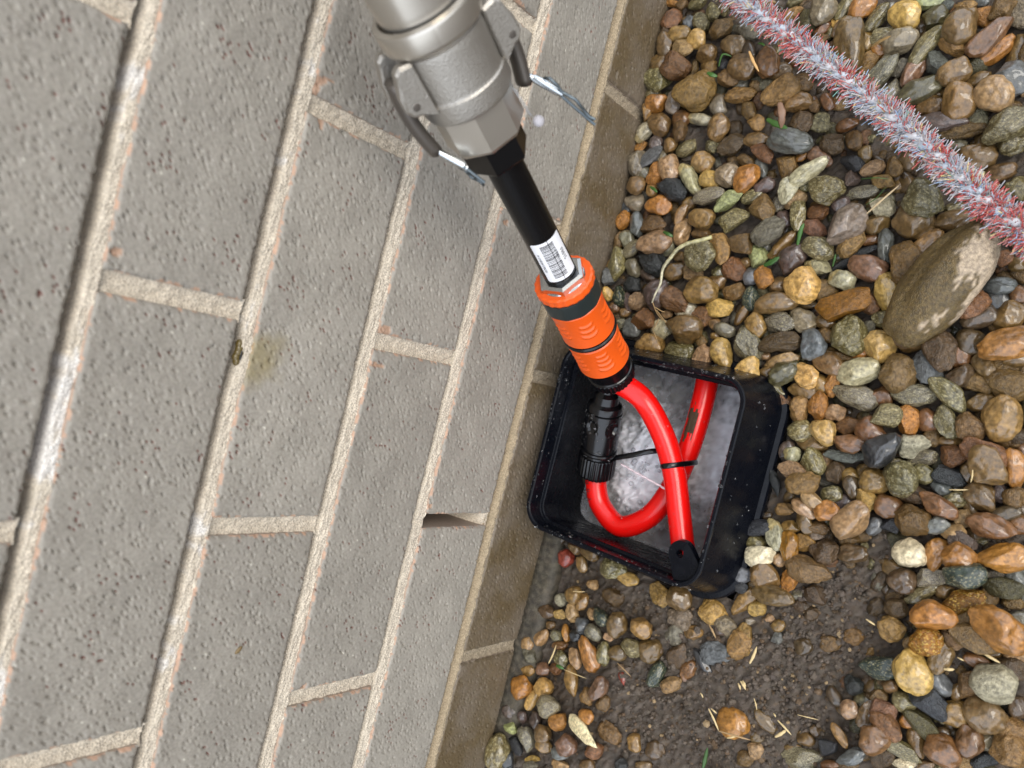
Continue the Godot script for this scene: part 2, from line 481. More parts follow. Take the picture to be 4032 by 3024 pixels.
[235,185,75,60,-70,"t",1],[350,165,85,55,-75,"o",1],[455,195,62,58,0,"p",1],[240,305,75,62,-20,"v",0],[390,315,85,70,40,"y",0],[310,390,90,50,10,"b",0],[545,270,80,55,-10,"r",2],[680,320,90,75,40,"r",0],[550,390,108,55,5,"r",0],[770,225,100,70,-10,"v",2],[740,430,120,80,-45,"d",0],[530,470,120,38,5,"u",1],[150,430,60,38,-60,"m",0],[190,460,50,50,0,"l",0],[320,500,90,65,60,"v",0],[400,510,60,40,80,"b",1],[190,560,100,60,30,"p",2],[250,640,95,65,-10,"t",1],[460,570,65,55,90,"k",1],[560,660,75,50,80,"k",0],[550,590,60,45,0,"t",0],[705,625,82,72,0,"t",0],[650,560,50,40,0,"b",1],[850,620,110,75,80,"v",1],[440,710,70,45,-5,"v",0],[310,740,80,45,30,"p",0],[510,760,65,45,-10,"m",0],[645,750,85,60,45,"y",2],[785,785,75,70,20,"r",0],[415,815,70,60,10,"o",0],[560,870,120,85,-45,"p",0],[150,800,65,35,0,"t",1],[265,800,80,45,35,"p",0],[265,880,70,45,80,"b",0],[180,910,60,40,-5,"t",0],[700,910,60,45,-60,"u",0],[810,900,70,60,0,"d",2],[350,920,60,45,0,"b",1],[85,640,90,35,80,"d",2]]],
[[3480, 1500, 0.63], [
[150,245,88,62,100,"o",1],[270,240,65,60,80,"r",0],[395,245,100,65,75,"v",1],[545,290,95,80,0,"b",1],[615,135,80,52,-10,"b",0],[740,225,140,100,95,"t",0],[175,400,90,72,-10,"l",1],[250,480,85,42,-5,"s",1],[300,355,50,45,70,"b",1],[430,460,85,70,-20,"r",2],[410,375,60,30,0,"b",0],[620,440,130,85,20,"r",1],[655,540,120,100,60,"b",0],[810,545,115,65,85,"o",0],[110,600,95,90,70,"v",1],[170,705,90,55,20,"k",1],[245,585,65,58,30,"v",0],[410,590,105,60,15,"d",2],[520,580,60,45,80,"b",0],[355,665,55,48,30,"u",0],[440,740,66,52,-15,"v",0],[620,720,98,80,40,"b",0],[335,780,115,60,40,"r",0],[530,770,80,30,70,"b",0],[740,840,110,50,-15,"k",0],[665,910,130,70,15,"r",0],[500,860,60,55,60,"p",1],[180,870,100,90,10,"b",1],[820,730,70,65,90,"b",1],[720,700,60,40,90,"m",0],[850,900,60,60,0,"r",0],[780,380,60,35,10,"b",1],[840,340,60,50,0,"k",1],[320,900,70,50,0,"u",0],[430,930,60,40,-20,"p",1]]],
[[2900, 2050, 0.5775], [
[140,50,105,50,0,"d",1],[260,95,100,55,80,"l",0],[130,150,68,50,0,"v",0],[148,235,105,68,-8,"w",0],[360,180,92,60,85,"a",0],[470,155,75,55,20,"t",2],[555,80,55,50,0,"q",1],[290,270,45,40,50,"p",0],[195,380,105,72,30,"b",0],[485,330,130,85,25,"b",1],[360,410,70,52,-70,"o",1],[250,505,130,62,12,"b",0],[45,365,60,50,0,"u",0],[20,455,60,40,0,"d",2],[50,550,105,55,-50,"t",0],[130,600,65,48,10,"y",1],[600,215,85,80,10,"k",1],[540,520,95,70,40,"k",2],[430,585,50,40,0,"k",1],[510,630,48,45,0,"k",1],[420,505,40,35,0,"s",1],[285,715,48,42,0,"t",0],[230,665,35,28,0,"p",1],[275,800,55,38,-60,"u",2],[50,810,105,60,-75,"t",1],[800,220,95,60,0,"k",0],[460,860,60,50,0,"k",0],[640,840,60,50,0,"b",1],[800,790,65,50,-30,"b",1],[960,590,60,55,90,"k",1],[90,685,35,25,0,"q",0],[770,130,60,40,0,"b",1]]],
[[3450, 2050, 0.578], [
[230,230,100,95,-20,"w",0],[405,235,100,70,100,"o",0],[560,260,100,90,-50,"o",0],[600,145,95,65,20,"m",2],[520,80,75,55,0,"p",0],[870,255,150,85,-12,"o",0],[610,375,125,80,-8,"x",0],[375,385,115,58,-5,"s",2],[180,410,85,80,0,"k",0],[310,500,112,45,-22,"v",0],[590,545,125,75,-20,"a",1],[375,650,128,98,10,"o",0],[470,490,60,50,0,"b",0],[860,460,130,75,10,"n",2],[810,370,90,35,0,"g",1],[770,520,60,60,0,"b",2],[930,560,60,48,0,"b",1],[660,600,65,50,0,"t",0],[840,730,180,130,35,"o",0],[960,670,80,55,0,"g",0],[650,790,140,95,20,"b",2],[570,690,85,60,-40,"p",1],[510,820,75,50,50,"p",2],[330,820,95,88,0,"a",1],[100,720,85,75,50,"t",1],[140,590,70,60,30,"k",1],[215,840,45,35,90,"p",1],[440,910,70,60,-60,"k",0],[960,380,90,60,90,"u",0],[20,600,60,40,90,"k",1]]],
[[3400, 2500, 0.5505], [
[120,230,125,82,2,"x",0],[355,270,145,110,70,"y",0],[545,170,110,65,-60,"b",0],[475,480,130,115,20,"d",2],[550,350,90,70,40,"u",0],[660,560,100,85,15,"t",0],[855,570,125,115,30,"b",0],[955,360,150,140,30,"l",2],[820,190,90,50,30,"r",0],[745,355,100,70,-70,"b",2],[670,410,60,45,90,"b",0],[560,820,125,105,10,"r",0],[755,750,110,85,90,"r",0],[305,620,45,42,0,"o",0],[150,540,95,80,30,"i",2],[165,650,105,75,40,"r",1],[70,750,105,85,-30,"r",0],[20,560,100,50,-70,"b",0],[110,440,60,50,0,"b",1],[190,360,55,48,0,"b",0],[290,470,80,75,30,"v",0],[410,640,130,70,50,"n",2],[380,770,100,55,80,"b",0],[270,810,130,55,30,"v",1],[130,870,85,65,-20,"k",1],[280,920,95,40,0,"w",2],[580,600,50,45,0,"g",2],[880,760,70,60,0,"q",0],[870,900,90,50,0,"d",2],[1040,830,120,110,60,"t",1],[1060,670,95,80,0,"t",1],[1090,160,80,45,10,"p",1],[1060,240,90,70,20,"k",1],[1110,510,75,70,0,"k",0],[550,700,60,40,0,"k",0],[720,920,50,40,0,"t",2],[440,930,60,35,0,"b",0],[930,140,50,40,0,"b",0]]],
[[2700, 2450, 0.6029], [
[190,200,100,75,-10,"u",1],[110,255,85,35,60,"d",0],[355,130,110,75,-55,"t",1],[50,65,58,42,0,"t",0],[25,310,70,40,-60,"r",0],[305,655,110,82,20,"o",0],[520,650,85,45,50,"b",0],[470,755,42,33,0,"b",0],[460,840,58,55,0,"p",1],[390,890,60,50,0,"b",1],[785,765,65,42,25,"b",0],[850,710,38,38,0,"k",0],[1010,745,75,32,55,"t",0],[1065,565,58,55,0,"p",0],[760,890,115,65,5,"s",1],[700,820,55,25,0,"b",0],[1100,410,60,55,0,"d",1],[930,820,80,50,0,"d",2],[1080,880,95,45,-15,"u",0],[1060,925,60,35,0,"b",1],[940,935,60,30,0,"r",0],[250,30,70,45,0,"m",0]]],
[[1800, 2050, 0.587], [
[733,248,58,55,0,"h",0],[790,185,50,35,40,"b",0],[890,215,70,45,30,"b",0],[840,285,60,42,70,"t",0],[1045,310,85,75,20,"v",0],[1140,390,75,40,15,"y",0],[905,430,45,35,0,"p",1],[700,530,42,42,0,"l",1],[780,500,60,55,0,"t",0],[840,545,60,42,-70,"t",0],[775,610,75,42,80,"p",0],[690,630,48,40,0,"y",2],[605,610,60,45,0,"k",0],[970,650,70,50,60,"x",0],[1075,700,82,62,-70,"b",0],[905,625,40,30,80,"p",1],[840,705,55,50,0,"u",0],[910,750,60,48,40,"s",0],[1240,720,72,70,40,"t",0],[1365,490,85,60,70,"t",1],[1490,525,85,80,-30,"b",0],[1710,610,85,75,20,"y",1],[1590,750,55,45,10,"b",0],[1500,660,90,75,0,"q",1],[1790,700,75,70,0,"q",1],[1450,770,85,60,-20,"g",2],[565,785,65,45,-50,"p",0],[455,815,48,48,0,"p",0],[665,770,45,42,0,"s",1],[730,755,55,30,80,"o",0],[690,840,60,28,10,"r",0],[800,770,45,40,0,"d",0],[630,700,35,28,0,"b",0],[885,895,110,55,70,"o",0],[980,890,75,45,85,"v",0],[1075,890,65,45,0,"b",0],[790,925,70,40,75,"p",0],[700,925,55,48,50,"v",0],[1175,850,70,60,20,"v",1],[1290,865,78,78,0,"b",0],[490,900,55,55,0,"g",1],[470,1000,65,38,-5,"t",0],[435,930,45,35,0,"v",0],[1480,890,90,60,-60,"k",2],[1340,1030,85,52,-65,"x",0],[1550,1000,60,45,-50,"r",1],[1440,1100,78,50,-15,"p",1],[580,1000,50,48,0,"i",0],[670,1000,50,40,0,"r",1],[770,1080,90,45,75,"t",0],[870,1180,60,45,70,"t",1],[945,1130,85,58,-60,"i",0],[1115,1060,50,22,70,"h",0],[435,1110,85,72,-30,"o",0],[575,1125,65,62,0,"y",0],[505,1200,70,40,-60,"y",0],[395,1210,50,30,20,"r",0],[345,1270,55,45,40,"m",0],[610,1250,75,62,10,"s",0],[980,1220,50,48,0,"b",1],[870,1310,65,45,20,"o",0],[670,1345,65,55,10,"o",1],[835,1410,140,55,45,"w",2],[440,1320,42,35,90,"m",0],[520,1340,55,48,90,"m",0],[360,1390,55,48,0,"e",2],[465,1460,75,50,80,"s",1],[575,1430,65,58,0,"b",0],[580,1510,60,45,30,"t",0],[735,1510,75,68,10,"i",0],[1030,1430,80,65,40,"b",1],[1190,1490,55,55,0,"t",0],[1330,1540,65,60,0,"k",0],[920,1545,60,48,-50,"r",1],[690,1560,65,40,10,"u",0],[240,1545,115,75,-75,"v",0],[325,1600,70,60,30,"d",0],[400,1510,85,35,60,"d",2],[505,1600,60,22,-5,"y",2],[690,1640,60,35,10,"p",1],[490,1640,60,25,0,"g",2],[240,1655,50,20,0,"y",0],[870,1640,60,40,0,"b",0],[1100,1640,45,40,0,"d",1],[1250,1640,55,30,0,"b",0],[1020,780,40,30,0,"p",2],[1045,510,70,60,0,"k",1]]],
[[2350, 1000, 0.36166], [
[100,80,90,60,-50,"t",0],[80,240,100,90,90,"u",1],[380,330,110,75,10,"d",1],[115,430,80,60,60,"y",0],[240,460,110,75,80,"x",1],[340,530,110,45,80,"m",0],[450,520,105,95,0,"p",1],[640,430,150,125,-60,"m",0],[510,730,140,125,30,"r",2],[840,500,170,110,40,"r",1],[960,580,175,105,60,"l",0],[1140,400,180,140,15,"t",0],[1150,690,130,110,30,"r",2],[1370,590,165,105,-8,"y",2],[940,820,175,140,20,"b",0],[710,820,120,95,20,"l",0],[370,820,110,95,30,"u",0],[250,760,90,60,0,"s",1],[600,1010,155,120,10,"t",0],[890,1080,165,120,5,"v",1],[1150,1150,140,110,-70,"p",1],[1370,1100,175,110,75,"y",0],[1320,1330,130,70,20,"v",1],[1490,410,125,95,0,"b",1],[1310,310,100,75,10,"b",0],[1380,830,120,80,20,"g",0],[770,660,60,50,0,"p",1],[310,640,60,50,0,"t",0],[180,580,70,60,0,"r",0],[1280,770,70,60,90,"b",0],[1140,950,80,70,50,"b",1],[990,1190,60,50,-30,"l",1],[1290,890,50,35,0,"t",0]]],
[[3710, 1110, 1.0], [[0, 0, 244, 112, -48, "z", 0]]],
]

# colour letter: sRGB of the stone, word for the label
const STONE_COLOUR := {
"t": [138, 109, 66, "tan"], "o": [162, 113, 56, "ochre orange"], "y": [186, 152, 90, "yellow"], "b": [110, 87, 54, "brown"], "k": [82, 66, 46, "dark brown"], "r": [116, 82, 52, "reddish brown"], "m": [88, 74, 68, "maroon"], "q": [130, 117, 102, "mauve grey"], "g": [114, 109, 94, "grey"], "d": [46, 48, 51, "black"], "u": [94, 97, 98, "blue grey"], "v": [112, 103, 70, "olive brown"], "n": [82, 77, 54, "dark olive"], "p": [156, 127, 94, "pinkish tan"], "w": [228, 214, 182, "cream white"], "l": [166, 161, 136, "pale grey"], "s": [126, 120, 103, "speckled grey"], "e": [150, 158, 114, "pale green"], "a": [132, 92, 30, "amber"], "x": [64, 76, 66, "dark green"], "i": [116, 86, 70, "dusty red"], "h": [150, 66, 50, "brick red"], "z": [110, 92, 63, "brown"]}

# stones that stand out: nearest listed stone to this pixel carries this label
const NOTABLE := [
[3710, 1110, "large flat brown stone with dry pale patches under the rope end"],
[3557, 58, "round yellow pebble with a star shaped crease beyond the rope"],
[3345, 181, "large long upright brown pebble touching the fluffy rope"],
[3652, 14, "pale green flat pebble beyond the fluffy rope"],
[3321, 1199, "translucent amber flint pebble with a grey chipped face"],
[3160, 1119, "large flat yellow ochre pebble below the maroon pebble"],
[2697, 1210, "pale grey teardrop pebble lying on reddish stones"],
[2739, 365, "big rough ochre brown stone with grainy surface near the wall"],
[3116, 557, "smooth dark blue grey bean shaped stone beside the rope"],
[2985, 2186, "cream and yellow pebble resting against the black box"],
[3583, 2183, "cream white quartz pebble at the edge of the bare soil"],
[2230, 2196, "small round brick red pebble under the box rim by the wall"],
[2290, 2878, "cream white triangular stone shard by the bare soil"],
[2884, 2845, "glossy orange brown pebble alone on the bare soil with straws across"],
[3661, 2764, "black angular stone with a glossy corner"],
[3926, 2698, "pitted pale grey blocky stone among the brown pebbles"],
[3595, 2649, "tall yellow ochre pebble beside the black angular stone"],
[3466, 2627, "dark green oblong pebble beside the bare soil"],
[3330, 887, "large mauve grey egg shaped pebble on top of the gravel"],
[3470, 282, "long pale speckled granite pebble beside the fluffy rope"],
[3186, 677, "pale grey finger shaped pebble lying on a dusty red one"],
[3388, 1459, "pale grey oval pebble with a yellow end"],
[2320, 2575, "smooth bright orange pointed pebble near the wall foot"],
[2815, 2571, "blue grey speckled round stone touching the bare soil"],
[3936, 2472, "large smooth ochre stone at the edge of the gravel"],
[3191, 1980, "large pinkish tan egg shaped pebble above the bare soil"],
[3946, 1642, "large flat tan pebble standing on its edge in the gravel"],
[2804, 2408, "lumpy yellow ochre stone at the top of the bare soil"],
[3417, 1053, "brick red brown angular pebble beside black slate"],
[3367, 1017, "black slate shard wedged under a red brown pebble"],
]

# ---------------------------------------------------------------- materials
func make_materials() -> void:
	for n in [[N1, 1, 0.01, 3], [N2, 2, 0.02, 3], [N3, 3, 0.03, 2]]:
		n[0].seed = n[1]
		n[0].noise_type = FastNoiseLite.TYPE_SIMPLEX_SMOOTH
		n[0].frequency = n[2]
		n[0].fractal_octaves = n[3]
	NC.seed = 9
	NC.noise_type = FastNoiseLite.TYPE_CELLULAR
	NC.frequency = 0.02
	NC.cellular_return_type = FastNoiseLite.RETURN_DISTANCE
	NC.fractal_type = FastNoiseLite.FRACTAL_NONE
	T.mottle = noise_tex(512, 0.02, 11, 0.55, 1.12, 5)
	T.fine = noise_tex(512, 0.06, 12, 0.0, 1.0, 3)
	T.grain = noise_tex(512, 0.10, 13, 0.0, 1.0, 2)
	T.sand = noise_tex(512, 0.12, 14, 0.66, 1.12, 2)
	T.face = noise_tex(512, 0.05, 18, 0.90, 1.05, 3)
	T.gritty = noise_tex(512, 0.10, 19, 0.68, 1.14, 3)
	T.cells = noise_tex(512, 0.06, 15, 0.0, 1.0, 1, 1.0, true)
	T.speck = noise_tex(512, 0.11, 16, 0.25, 1.35, 2, 1.2)
	T.scuff = noise_tex(512, 0.015, 17, 0.15, 0.55, 5)
	M.smooth = vmat(0.46, T.mottle, 22.0, T.fine, 0.026)
	M.smooth.roughness_texture = T.mottle
	M.smooth.clearcoat_enabled = true
	M.smooth.clearcoat = 0.60
	M.smooth.clearcoat_roughness = 0.12
	M.rough = vmat(0.38, T.mottle, 30.0, T.fine, 0.08)
	M.speck = vmat(0.33, T.speck, 26.0, T.grain, 0.025)
	M.speck.clearcoat_enabled = true
	M.speck.clearcoat = 0.2
	M.speck.clearcoat_roughness = 0.15
	M.dry = vmat(0.6, T.mottle, 24.0, T.fine, 0.02)
	M.soil = vmat(0.48, T.sand, 30.0, T.grain, 0.08)
	M.brick = vmat(0.62, T.face, 14.0, T.grain, 0.003)
	M.damp = vmat(0.45, T.face, 14.0, T.grain, 0.012)
	M.mortar = vmat(0.92, T.gritty, 12.0, T.grain, 0.07)
	M.concrete = vmat(0.7, T.mottle, 12.0, T.grain, 0.04)
	M.black = mat(rgb(9, 11, 17), 0.30, 0.0, 0.3)
	M.black.roughness_texture = T.scuff
	M.black.roughness = 0.8
	surface(M.black, null, 12.0, T.fine, 0.004)
	M.rubber = mat(rgb(10, 10, 12), 0.22)
	M.pipe = mat(rgb(9, 9, 11), 0.24, 0.0, 0.4)
	M.hose = mat(rgb(224, 16, 12), 0.24)
	surface(M.hose, null, 30.0, T.fine, 0.006)
	M.orange = mat(rgb(216, 84, 20), 0.34)
	surface(M.orange, null, 40.0, T.grain, 0.003)
	M.dark_green = mat(rgb(30, 38, 38), 0.34)
	M.alu = mat(rgb(168, 163, 155), 0.42, 0.82)
	surface(M.alu, null, 24.0, T.fine, 0.03)
	M.alu_turned = mat(rgb(190, 184, 174), 0.30, 0.85)
	M.steel = mat(rgb(196, 202, 206), 0.22, 1.0)
	M.wire = mat(rgb(96, 104, 108), 0.35, 0.9)
	M.lever = mat(rgb(104, 98, 92), 0.42, 0.7)
	M.chrome = mat(rgb(206, 208, 210), 0.16, 1.0)
	M.paper = mat(rgb(226, 226, 228), 0.4)
	M.ink = mat(rgb(24, 24, 28), 0.6)
	M.fibre = vmat(0.6)
	M.fibre.backlight_enabled = true
	M.fibre.backlight = Color(0.25, 0.25, 0.25)
	M.strand = vmat(0.45)
	M.leaf = vmat(0.4)
	M.leaf.backlight_enabled = true
	M.leaf.backlight = Color(0.3, 0.3, 0.3)
	M.straw = vmat(0.6)
	M.drop = mat(Color(1, 1, 1, 0.02), 0.02)
	M.drop.refraction_enabled = true
	M.drop.refraction_scale = 0.033
	M.foam = mat(Color(1, 1, 1, 1.0), 0.27)
	M.foam.vertex_color_use_as_albedo = true
	M.foam.transparency = BaseMaterial3D.TRANSPARENCY_ALPHA
	M.tape = mat(Color(0.9, 0.92, 0.95, 0.4), 0.2)
	M.tape.transparency = BaseMaterial3D.TRANSPARENCY_ALPHA
	M.amber = mat(rgb(92, 78, 44), 0.1)

# ---------------------------------------------------------------- the wall
func brick_mesh(cx: float, cy: float, w: float, h: float, step: float, low: bool, seed_: int) -> MB:
	# front face as a fine grid in the brick's own axes (origin at the centre of its face), sides behind it
	var mb := MB.new()
	var nx := maxi(int(w / step), 2)
	var ny := maxi(int(h / step), 2)
	var o := float(seed_) * 37.0
	var tone := 1.0 + 0.06 * sin(seed_ * 12.9)
	var grey := lin(144, 138, 128) * tone
	var clay := lin(180, 147, 124)
	var chip := lin(104, 58, 46)
	var mud := lin(94, 80, 58)
	var stain := lin(126, 112, 66)
	var hole := at_z(945, 1400, 0)
	for j in ny + 1:
		for i in nx + 1:
			var x := -w * 0.5 + w * i / nx
			var y := -h * 0.5 + h * j / ny
			var wx := cx + x
			var wy := cy + y
			var rag := 0.0009 * N2.get_noise_2d(wx * 9000.0 + o, wy * 9000.0)
			var et := h * 0.5 - y
			var ex := w * 0.5 - absf(x)
			var eb := h * 0.5 + y
			var e := minf(minf(et, eb), ex) + rag
			var z := 0.0
			var r := 0.0026
			if e < r:
				var q := clampf(1.0 - e / r, 0.0, 1.0)
				z -= r * (1.0 - sqrt(maxf(0.0, 1.0 - q * q))) * 0.9
			var rx := wx * 0.82 + wy * 0.57
			var ry := (wy * 0.82 - wx * 0.57) * 1.35
			var p := N3.get_noise_2d(rx * 13500.0 + o, ry * 13500.0)
			var p2 := N3.get_noise_2d(rx * 7600.0 - o, ry * 7600.0 + 300.0)
			var dig := 0.0
			if p > 0.53:
				dig = (p - 0.53) * 0.0085
			if p2 > 0.50:
				dig = maxf(dig, (p2 - 0.50) * 0.012)
			z -= minf(dig, 0.0017)
			if p < -0.56:
				z += minf((-0.56 - p) * 0.0055, 0.0008)
			z += 0.00012 * N2.get_noise_2d(wx * 21000.0, wy * 21000.0 + o) + 0.00016 * N2.get_noise_2d(wx * 9000.0 + 77.0, wy * 9000.0)
			z += 0.0007 * N1.get_noise_2d(wx * 2400.0 + o, wy * 2400.0)
			var c := grey * (1.0 + 0.13 * N1.get_noise_2d(wx * 2200.0, wy * 2200.0 + o) + 0.03 * N2.get_noise_2d(wx * 30000.0, wy * 30000.0))
			# deep pits and knocks show the fired clay
			if (p2 > 0.60 or p > 0.58) and N1.get_noise_2d(wx * 3600.0 + 70.0 + o, wy * 3600.0) > 0.32:
				c = chip
			var bite := N2.get_noise_2d(wx * 5200.0 + o * 3.0, wy * 5200.0)
			if et < 0.0009 + 0.0015 * bite or (ex < 0.0006 + 0.0016 * bite and bite > 0.05):
				c = clay * (0.85 + 0.3 * absf(bite))
			if ex < 0.011 and et < 0.012 and N1.get_noise_2d(wx * 4000.0 + o * 5.0, wy * 4000.0) > 0.27:
				c = clay * 0.85
				z -= 0.0012
			# lime specks
			if N2.get_noise_2d(wx * 16000.0 + 900.0, wy * 16000.0) > 0.72:
				c = lin(196, 190, 176)
			# brown seepage stain round the blob in the joint
			var ds := Vector2((wx - hole.x) / 0.022, (wy - hole.y + 0.012) / 0.020).length() + 0.45 * N1.get_noise_2d(wx * 5000.0, wy * 5000.0)
			if ds < 1.0:
				c = c.lerp(stain * tone, 0.75 * (1.0 - ds))
			if low:
				# the wet bottom course: muddy splashes with ragged outlines
				var s1 := N1.get_noise_2d(wx * 1500.0 + 400.0, wy * 1300.0) + 0.30 * N2.get_noise_2d(wx * 5000.0, wy * 5000.0)
				c = lin(110, 99, 85).lerp(mud, clampf(0.55 + 1.0 * s1, 0.0, 1.0)) * (1.0 + 0.12 * p2)
			mb.vert(Vector3(x, y, z), c)
	for j in ny:
		for i in nx:
			var a := j * (nx + 1) + i
			mb.quad(a, a + nx + 1, a + nx + 2, a + 1)
	# sides
	var dep := -0.09
	var sides := [[], [], [], []]
	for i in nx + 1:
		sides[0].append(i)
		sides[2].append((ny + 1) * (nx + 1) - 1 - i)
	for j in ny + 1:
		sides[1].append(j * (nx + 1) + nx)
		sides[3].append((ny - j) * (nx + 1))
	for s in sides:
		var pa := -1
		var pb := -1
		for k in s:
			var q: Vector3 = mb.v[k]
			var a := mb.vert(q, grey.lerp(clay, 0.3))
			var b := mb.vert(Vector3(q.x, q.y, dep), grey.lerp(clay, 0.3))
			if pa >= 0:
				mb.quad(pa, a, b, pb)
			pa = a
			pb = b
	return mb

func build_wall() -> void:
	var wall := thing("brick_wall", "grey faced brick wall with sandy mortar joints and a damp bottom course", "wall")
	var firsts := [-0.0125, 0.1064]     # a joint between two bricks in odd and even courses
	var far_mesh: Array = []
	for course in range(-20, 6):
		# course k lies between bed joints k and k + 1; bed joint 1 at y = 0.404
		var top := 0.490 - 0.086 * course - 0.0055
		var cy := top - 0.0375
		var s0: float = firsts[0] if posmod(course, 2) == 1 else firsts[1]
		for k in range(-4, 4):
			var xr := s0 + 0.24 * k
			var cx := xr + 0.12
			var w := 0.2295
			var seen := false
			if course >= 0 and cx > -0.62 and cx < 0.56:
				for qx in [-0.5, -0.25, 0.0, 0.25, 0.5]:
					for qy in [-0.5, 0.5]:
						var px := to_px(Vector3(cx + qx * w, cy + qy * 0.075, 0))
						if px.x > -60 and px.x < 4100 and px.y > -60 and px.y < 3090:
							seen = true
			var o: MeshInstance3D
			if seen:
				o = commit(brick_mesh(cx, cy, w, 0.075, 0.00105, course == 5, course * 31 + k * 7 + 100), "brick", M.damp if course == 5 else M.brick, wall)
			else:
				if course < -8 and (k < -3 or k > 2):
					continue
				if far_mesh.size() < 2:
					var f := commit(brick_mesh(cx + 3.0 * far_mesh.size(), cy, w, 0.075, 0.004, false, 5 + far_mesh.size()), "brick", M.brick, wall)
					far_mesh.append(f.mesh)
					o = f
				else:
					o = MeshInstance3D.new()
					o.mesh = far_mesh[posmod(course + k, 2)]
					o.name = "brick"
					wall.add_child(o, true)
			o.position = Vector3(cx, cy, 0)
	# mortar: one piece for each bed joint and each upright joint
	var sand := lin(220, 207, 187)
	var pale := lin(240, 238, 236)
	for joint in range(-19, 6):
		var yc := 0.490 - 0.086 * joint
		var close := joint >= 0
		var half := 0.72 if close else 1.0
		var nx := 620 if close else 20
		var mb := MB.new()
		var rows := 21
		for j in rows:
			var v := float(j) / (rows - 1)            # 0 under the upper brick .. 1 on the lower brick
			for i in nx + 1:
				var x := -half + 2.0 * half * i / nx
				var y := yc + 0.0066 - 0.0132 * v
				var rough := N2.get_noise_2d(x * 8000.0, y * 8000.0 + joint * 50.0)
				var z := -lerpf([0.024, 0.024, 0.022, 0.015, 0.013, 0.006][maxi(joint, 0)], 0.0018, ss([0.36, 0.36, 0.33, 0.22, 0.20, 0.3][maxi(joint, 0)], [0.52, 0.52, 0.48, 0.36, 0.34, 0.5][maxi(joint, 0)], v + 0.10 * N2.get_noise_2d(x * 3200.0, joint * 40.0))) + 0.0011 * rough + 0.0006 * N3.get_noise_2d(x * 26000.0, y * 26000.0) + 0.0014 * N1.get_noise_2d(x * 2500.0, joint * 99.0)
				if joint == 5:
					z = -0.0042 + 0.0012 * rough
					if absf(v - 0.52 - 0.08 * N1.get_noise_2d(x * 3000.0, 5.0)) < 0.09:
						z -= 0.004
					if v > 0.72:
						z += 0.003
				var c := sand * (0.86 + 0.26 * absf(rough) + 0.1 * N1.get_noise_2d(x * 3000.0, y * 3000.0))
				var lime := N1.get_noise_2d(x * 1500.0 + 31.0, joint * 71.0) + 0.35 * N2.get_noise_2d(x * 5000.0, y * 9000.0)
				if joint <= 2 and lime > 0.16:
					c = c.lerp(pale, clampf((lime - 0.16) * 3.0, 0.0, 0.6))
				if joint == 5:
					c = lin(178, 160, 132) * (0.86 + 0.3 * absf(rough))
				mb.vert(Vector3(x, y, z), c)
		for j in rows - 1:
			for i in nx:
				var a := j * (nx + 1) + i
				mb.quad(a, a + 1, a + nx + 2, a + nx + 1)
		commit(mb, "bed_joint", M.mortar, wall)
	for course in range(-19, 6):
		var yc := 0.490 - 0.086 * course - 0.043
		var s0: float = firsts[0] if posmod(course, 2) == 1 else firsts[1]
		for k in range(-3, 4):
			var xc := s0 + 0.24 * k
			if absf(xc) > 0.72:
				continue
			var open := course == 4 and k == -1     # the joint whose mortar has fallen out
			var mb := MB.new()
			var nu := 12
			var nv := 46 if course >= 0 else 4
			for j in nv + 1:
				var y := yc + 0.0395 - 0.079 * j / nv
				for i in nu + 1:
					var u := float(i) / nu
					var x := xc - 0.0066 + 0.0132 * u
					var rough := N2.get_noise_2d(x * 8000.0, y * 8000.0)
					var z := -0.0030 - 0.0022 * sin(u * PI) + 0.0012 * rough + 0.0009 * N3.get_noise_2d(x * 26000.0, y * 26000.0)
					if open:
						z = -lerpf(0.052, 0.004, ss(0.66, 0.96, float(j) / nv)) + 0.001 * rough
					var c := sand * (0.84 + 0.26 * absf(rough))
					if course == 5:
						c = c.lerp(lin(140, 116, 74), 0.5) * 0.8
					mb.vert(Vector3(x, y, z), c)
			for j in nv:
				for i in nu:
					var a := j * (nu + 1) + i
					mb.quad(a, a + 1, a + nu + 2, a + nu + 1)
			commit(mb, "upright_joint", M.mortar, wall)
	var core := MB.new()
	core.col = sand * 0.8
	add_box(core, Transform3D(Basis.IDENTITY, Vector3(0, 1.05, -0.0825)), Vector3(2.1, 2.26, 0.055), 0.002)
	commit(core, "wall_core", M.mortar, wall, true)
	# footing
	var ft := MB.new()
	var n := 400
	var prof := [Vector2(-0.10, -0.0245), Vector2(0.010, -0.0255), Vector2(0.0165, -0.0275), Vector2(0.0185, -0.034), Vector2(0.019, -0.12)]
	for i in n + 1:
		var x := -0.9 + 1.8 * i / n
		for q in prof:
			var r := N2.get_noise_2d(x * 6000.0, q.y * 9000.0)
			var wob := 0.006 * N1.get_noise_2d(x * 1200.0, 9.0)
			ft.vert(Vector3(x, q.y + 0.0012 * r, q.x + (wob + 0.0016 * r if q.x > 0.0 else 0.0)), lin(92, 84, 70) * (0.7 + 0.6 * absf(r)))
	for i in n:
		for j in prof.size() - 1:
			var a := i * prof.size() + j
			ft.quad(a, a + prof.size(), a + prof.size() + 1, a + 1)
	commit(ft, "footing", M.concrete, wall)

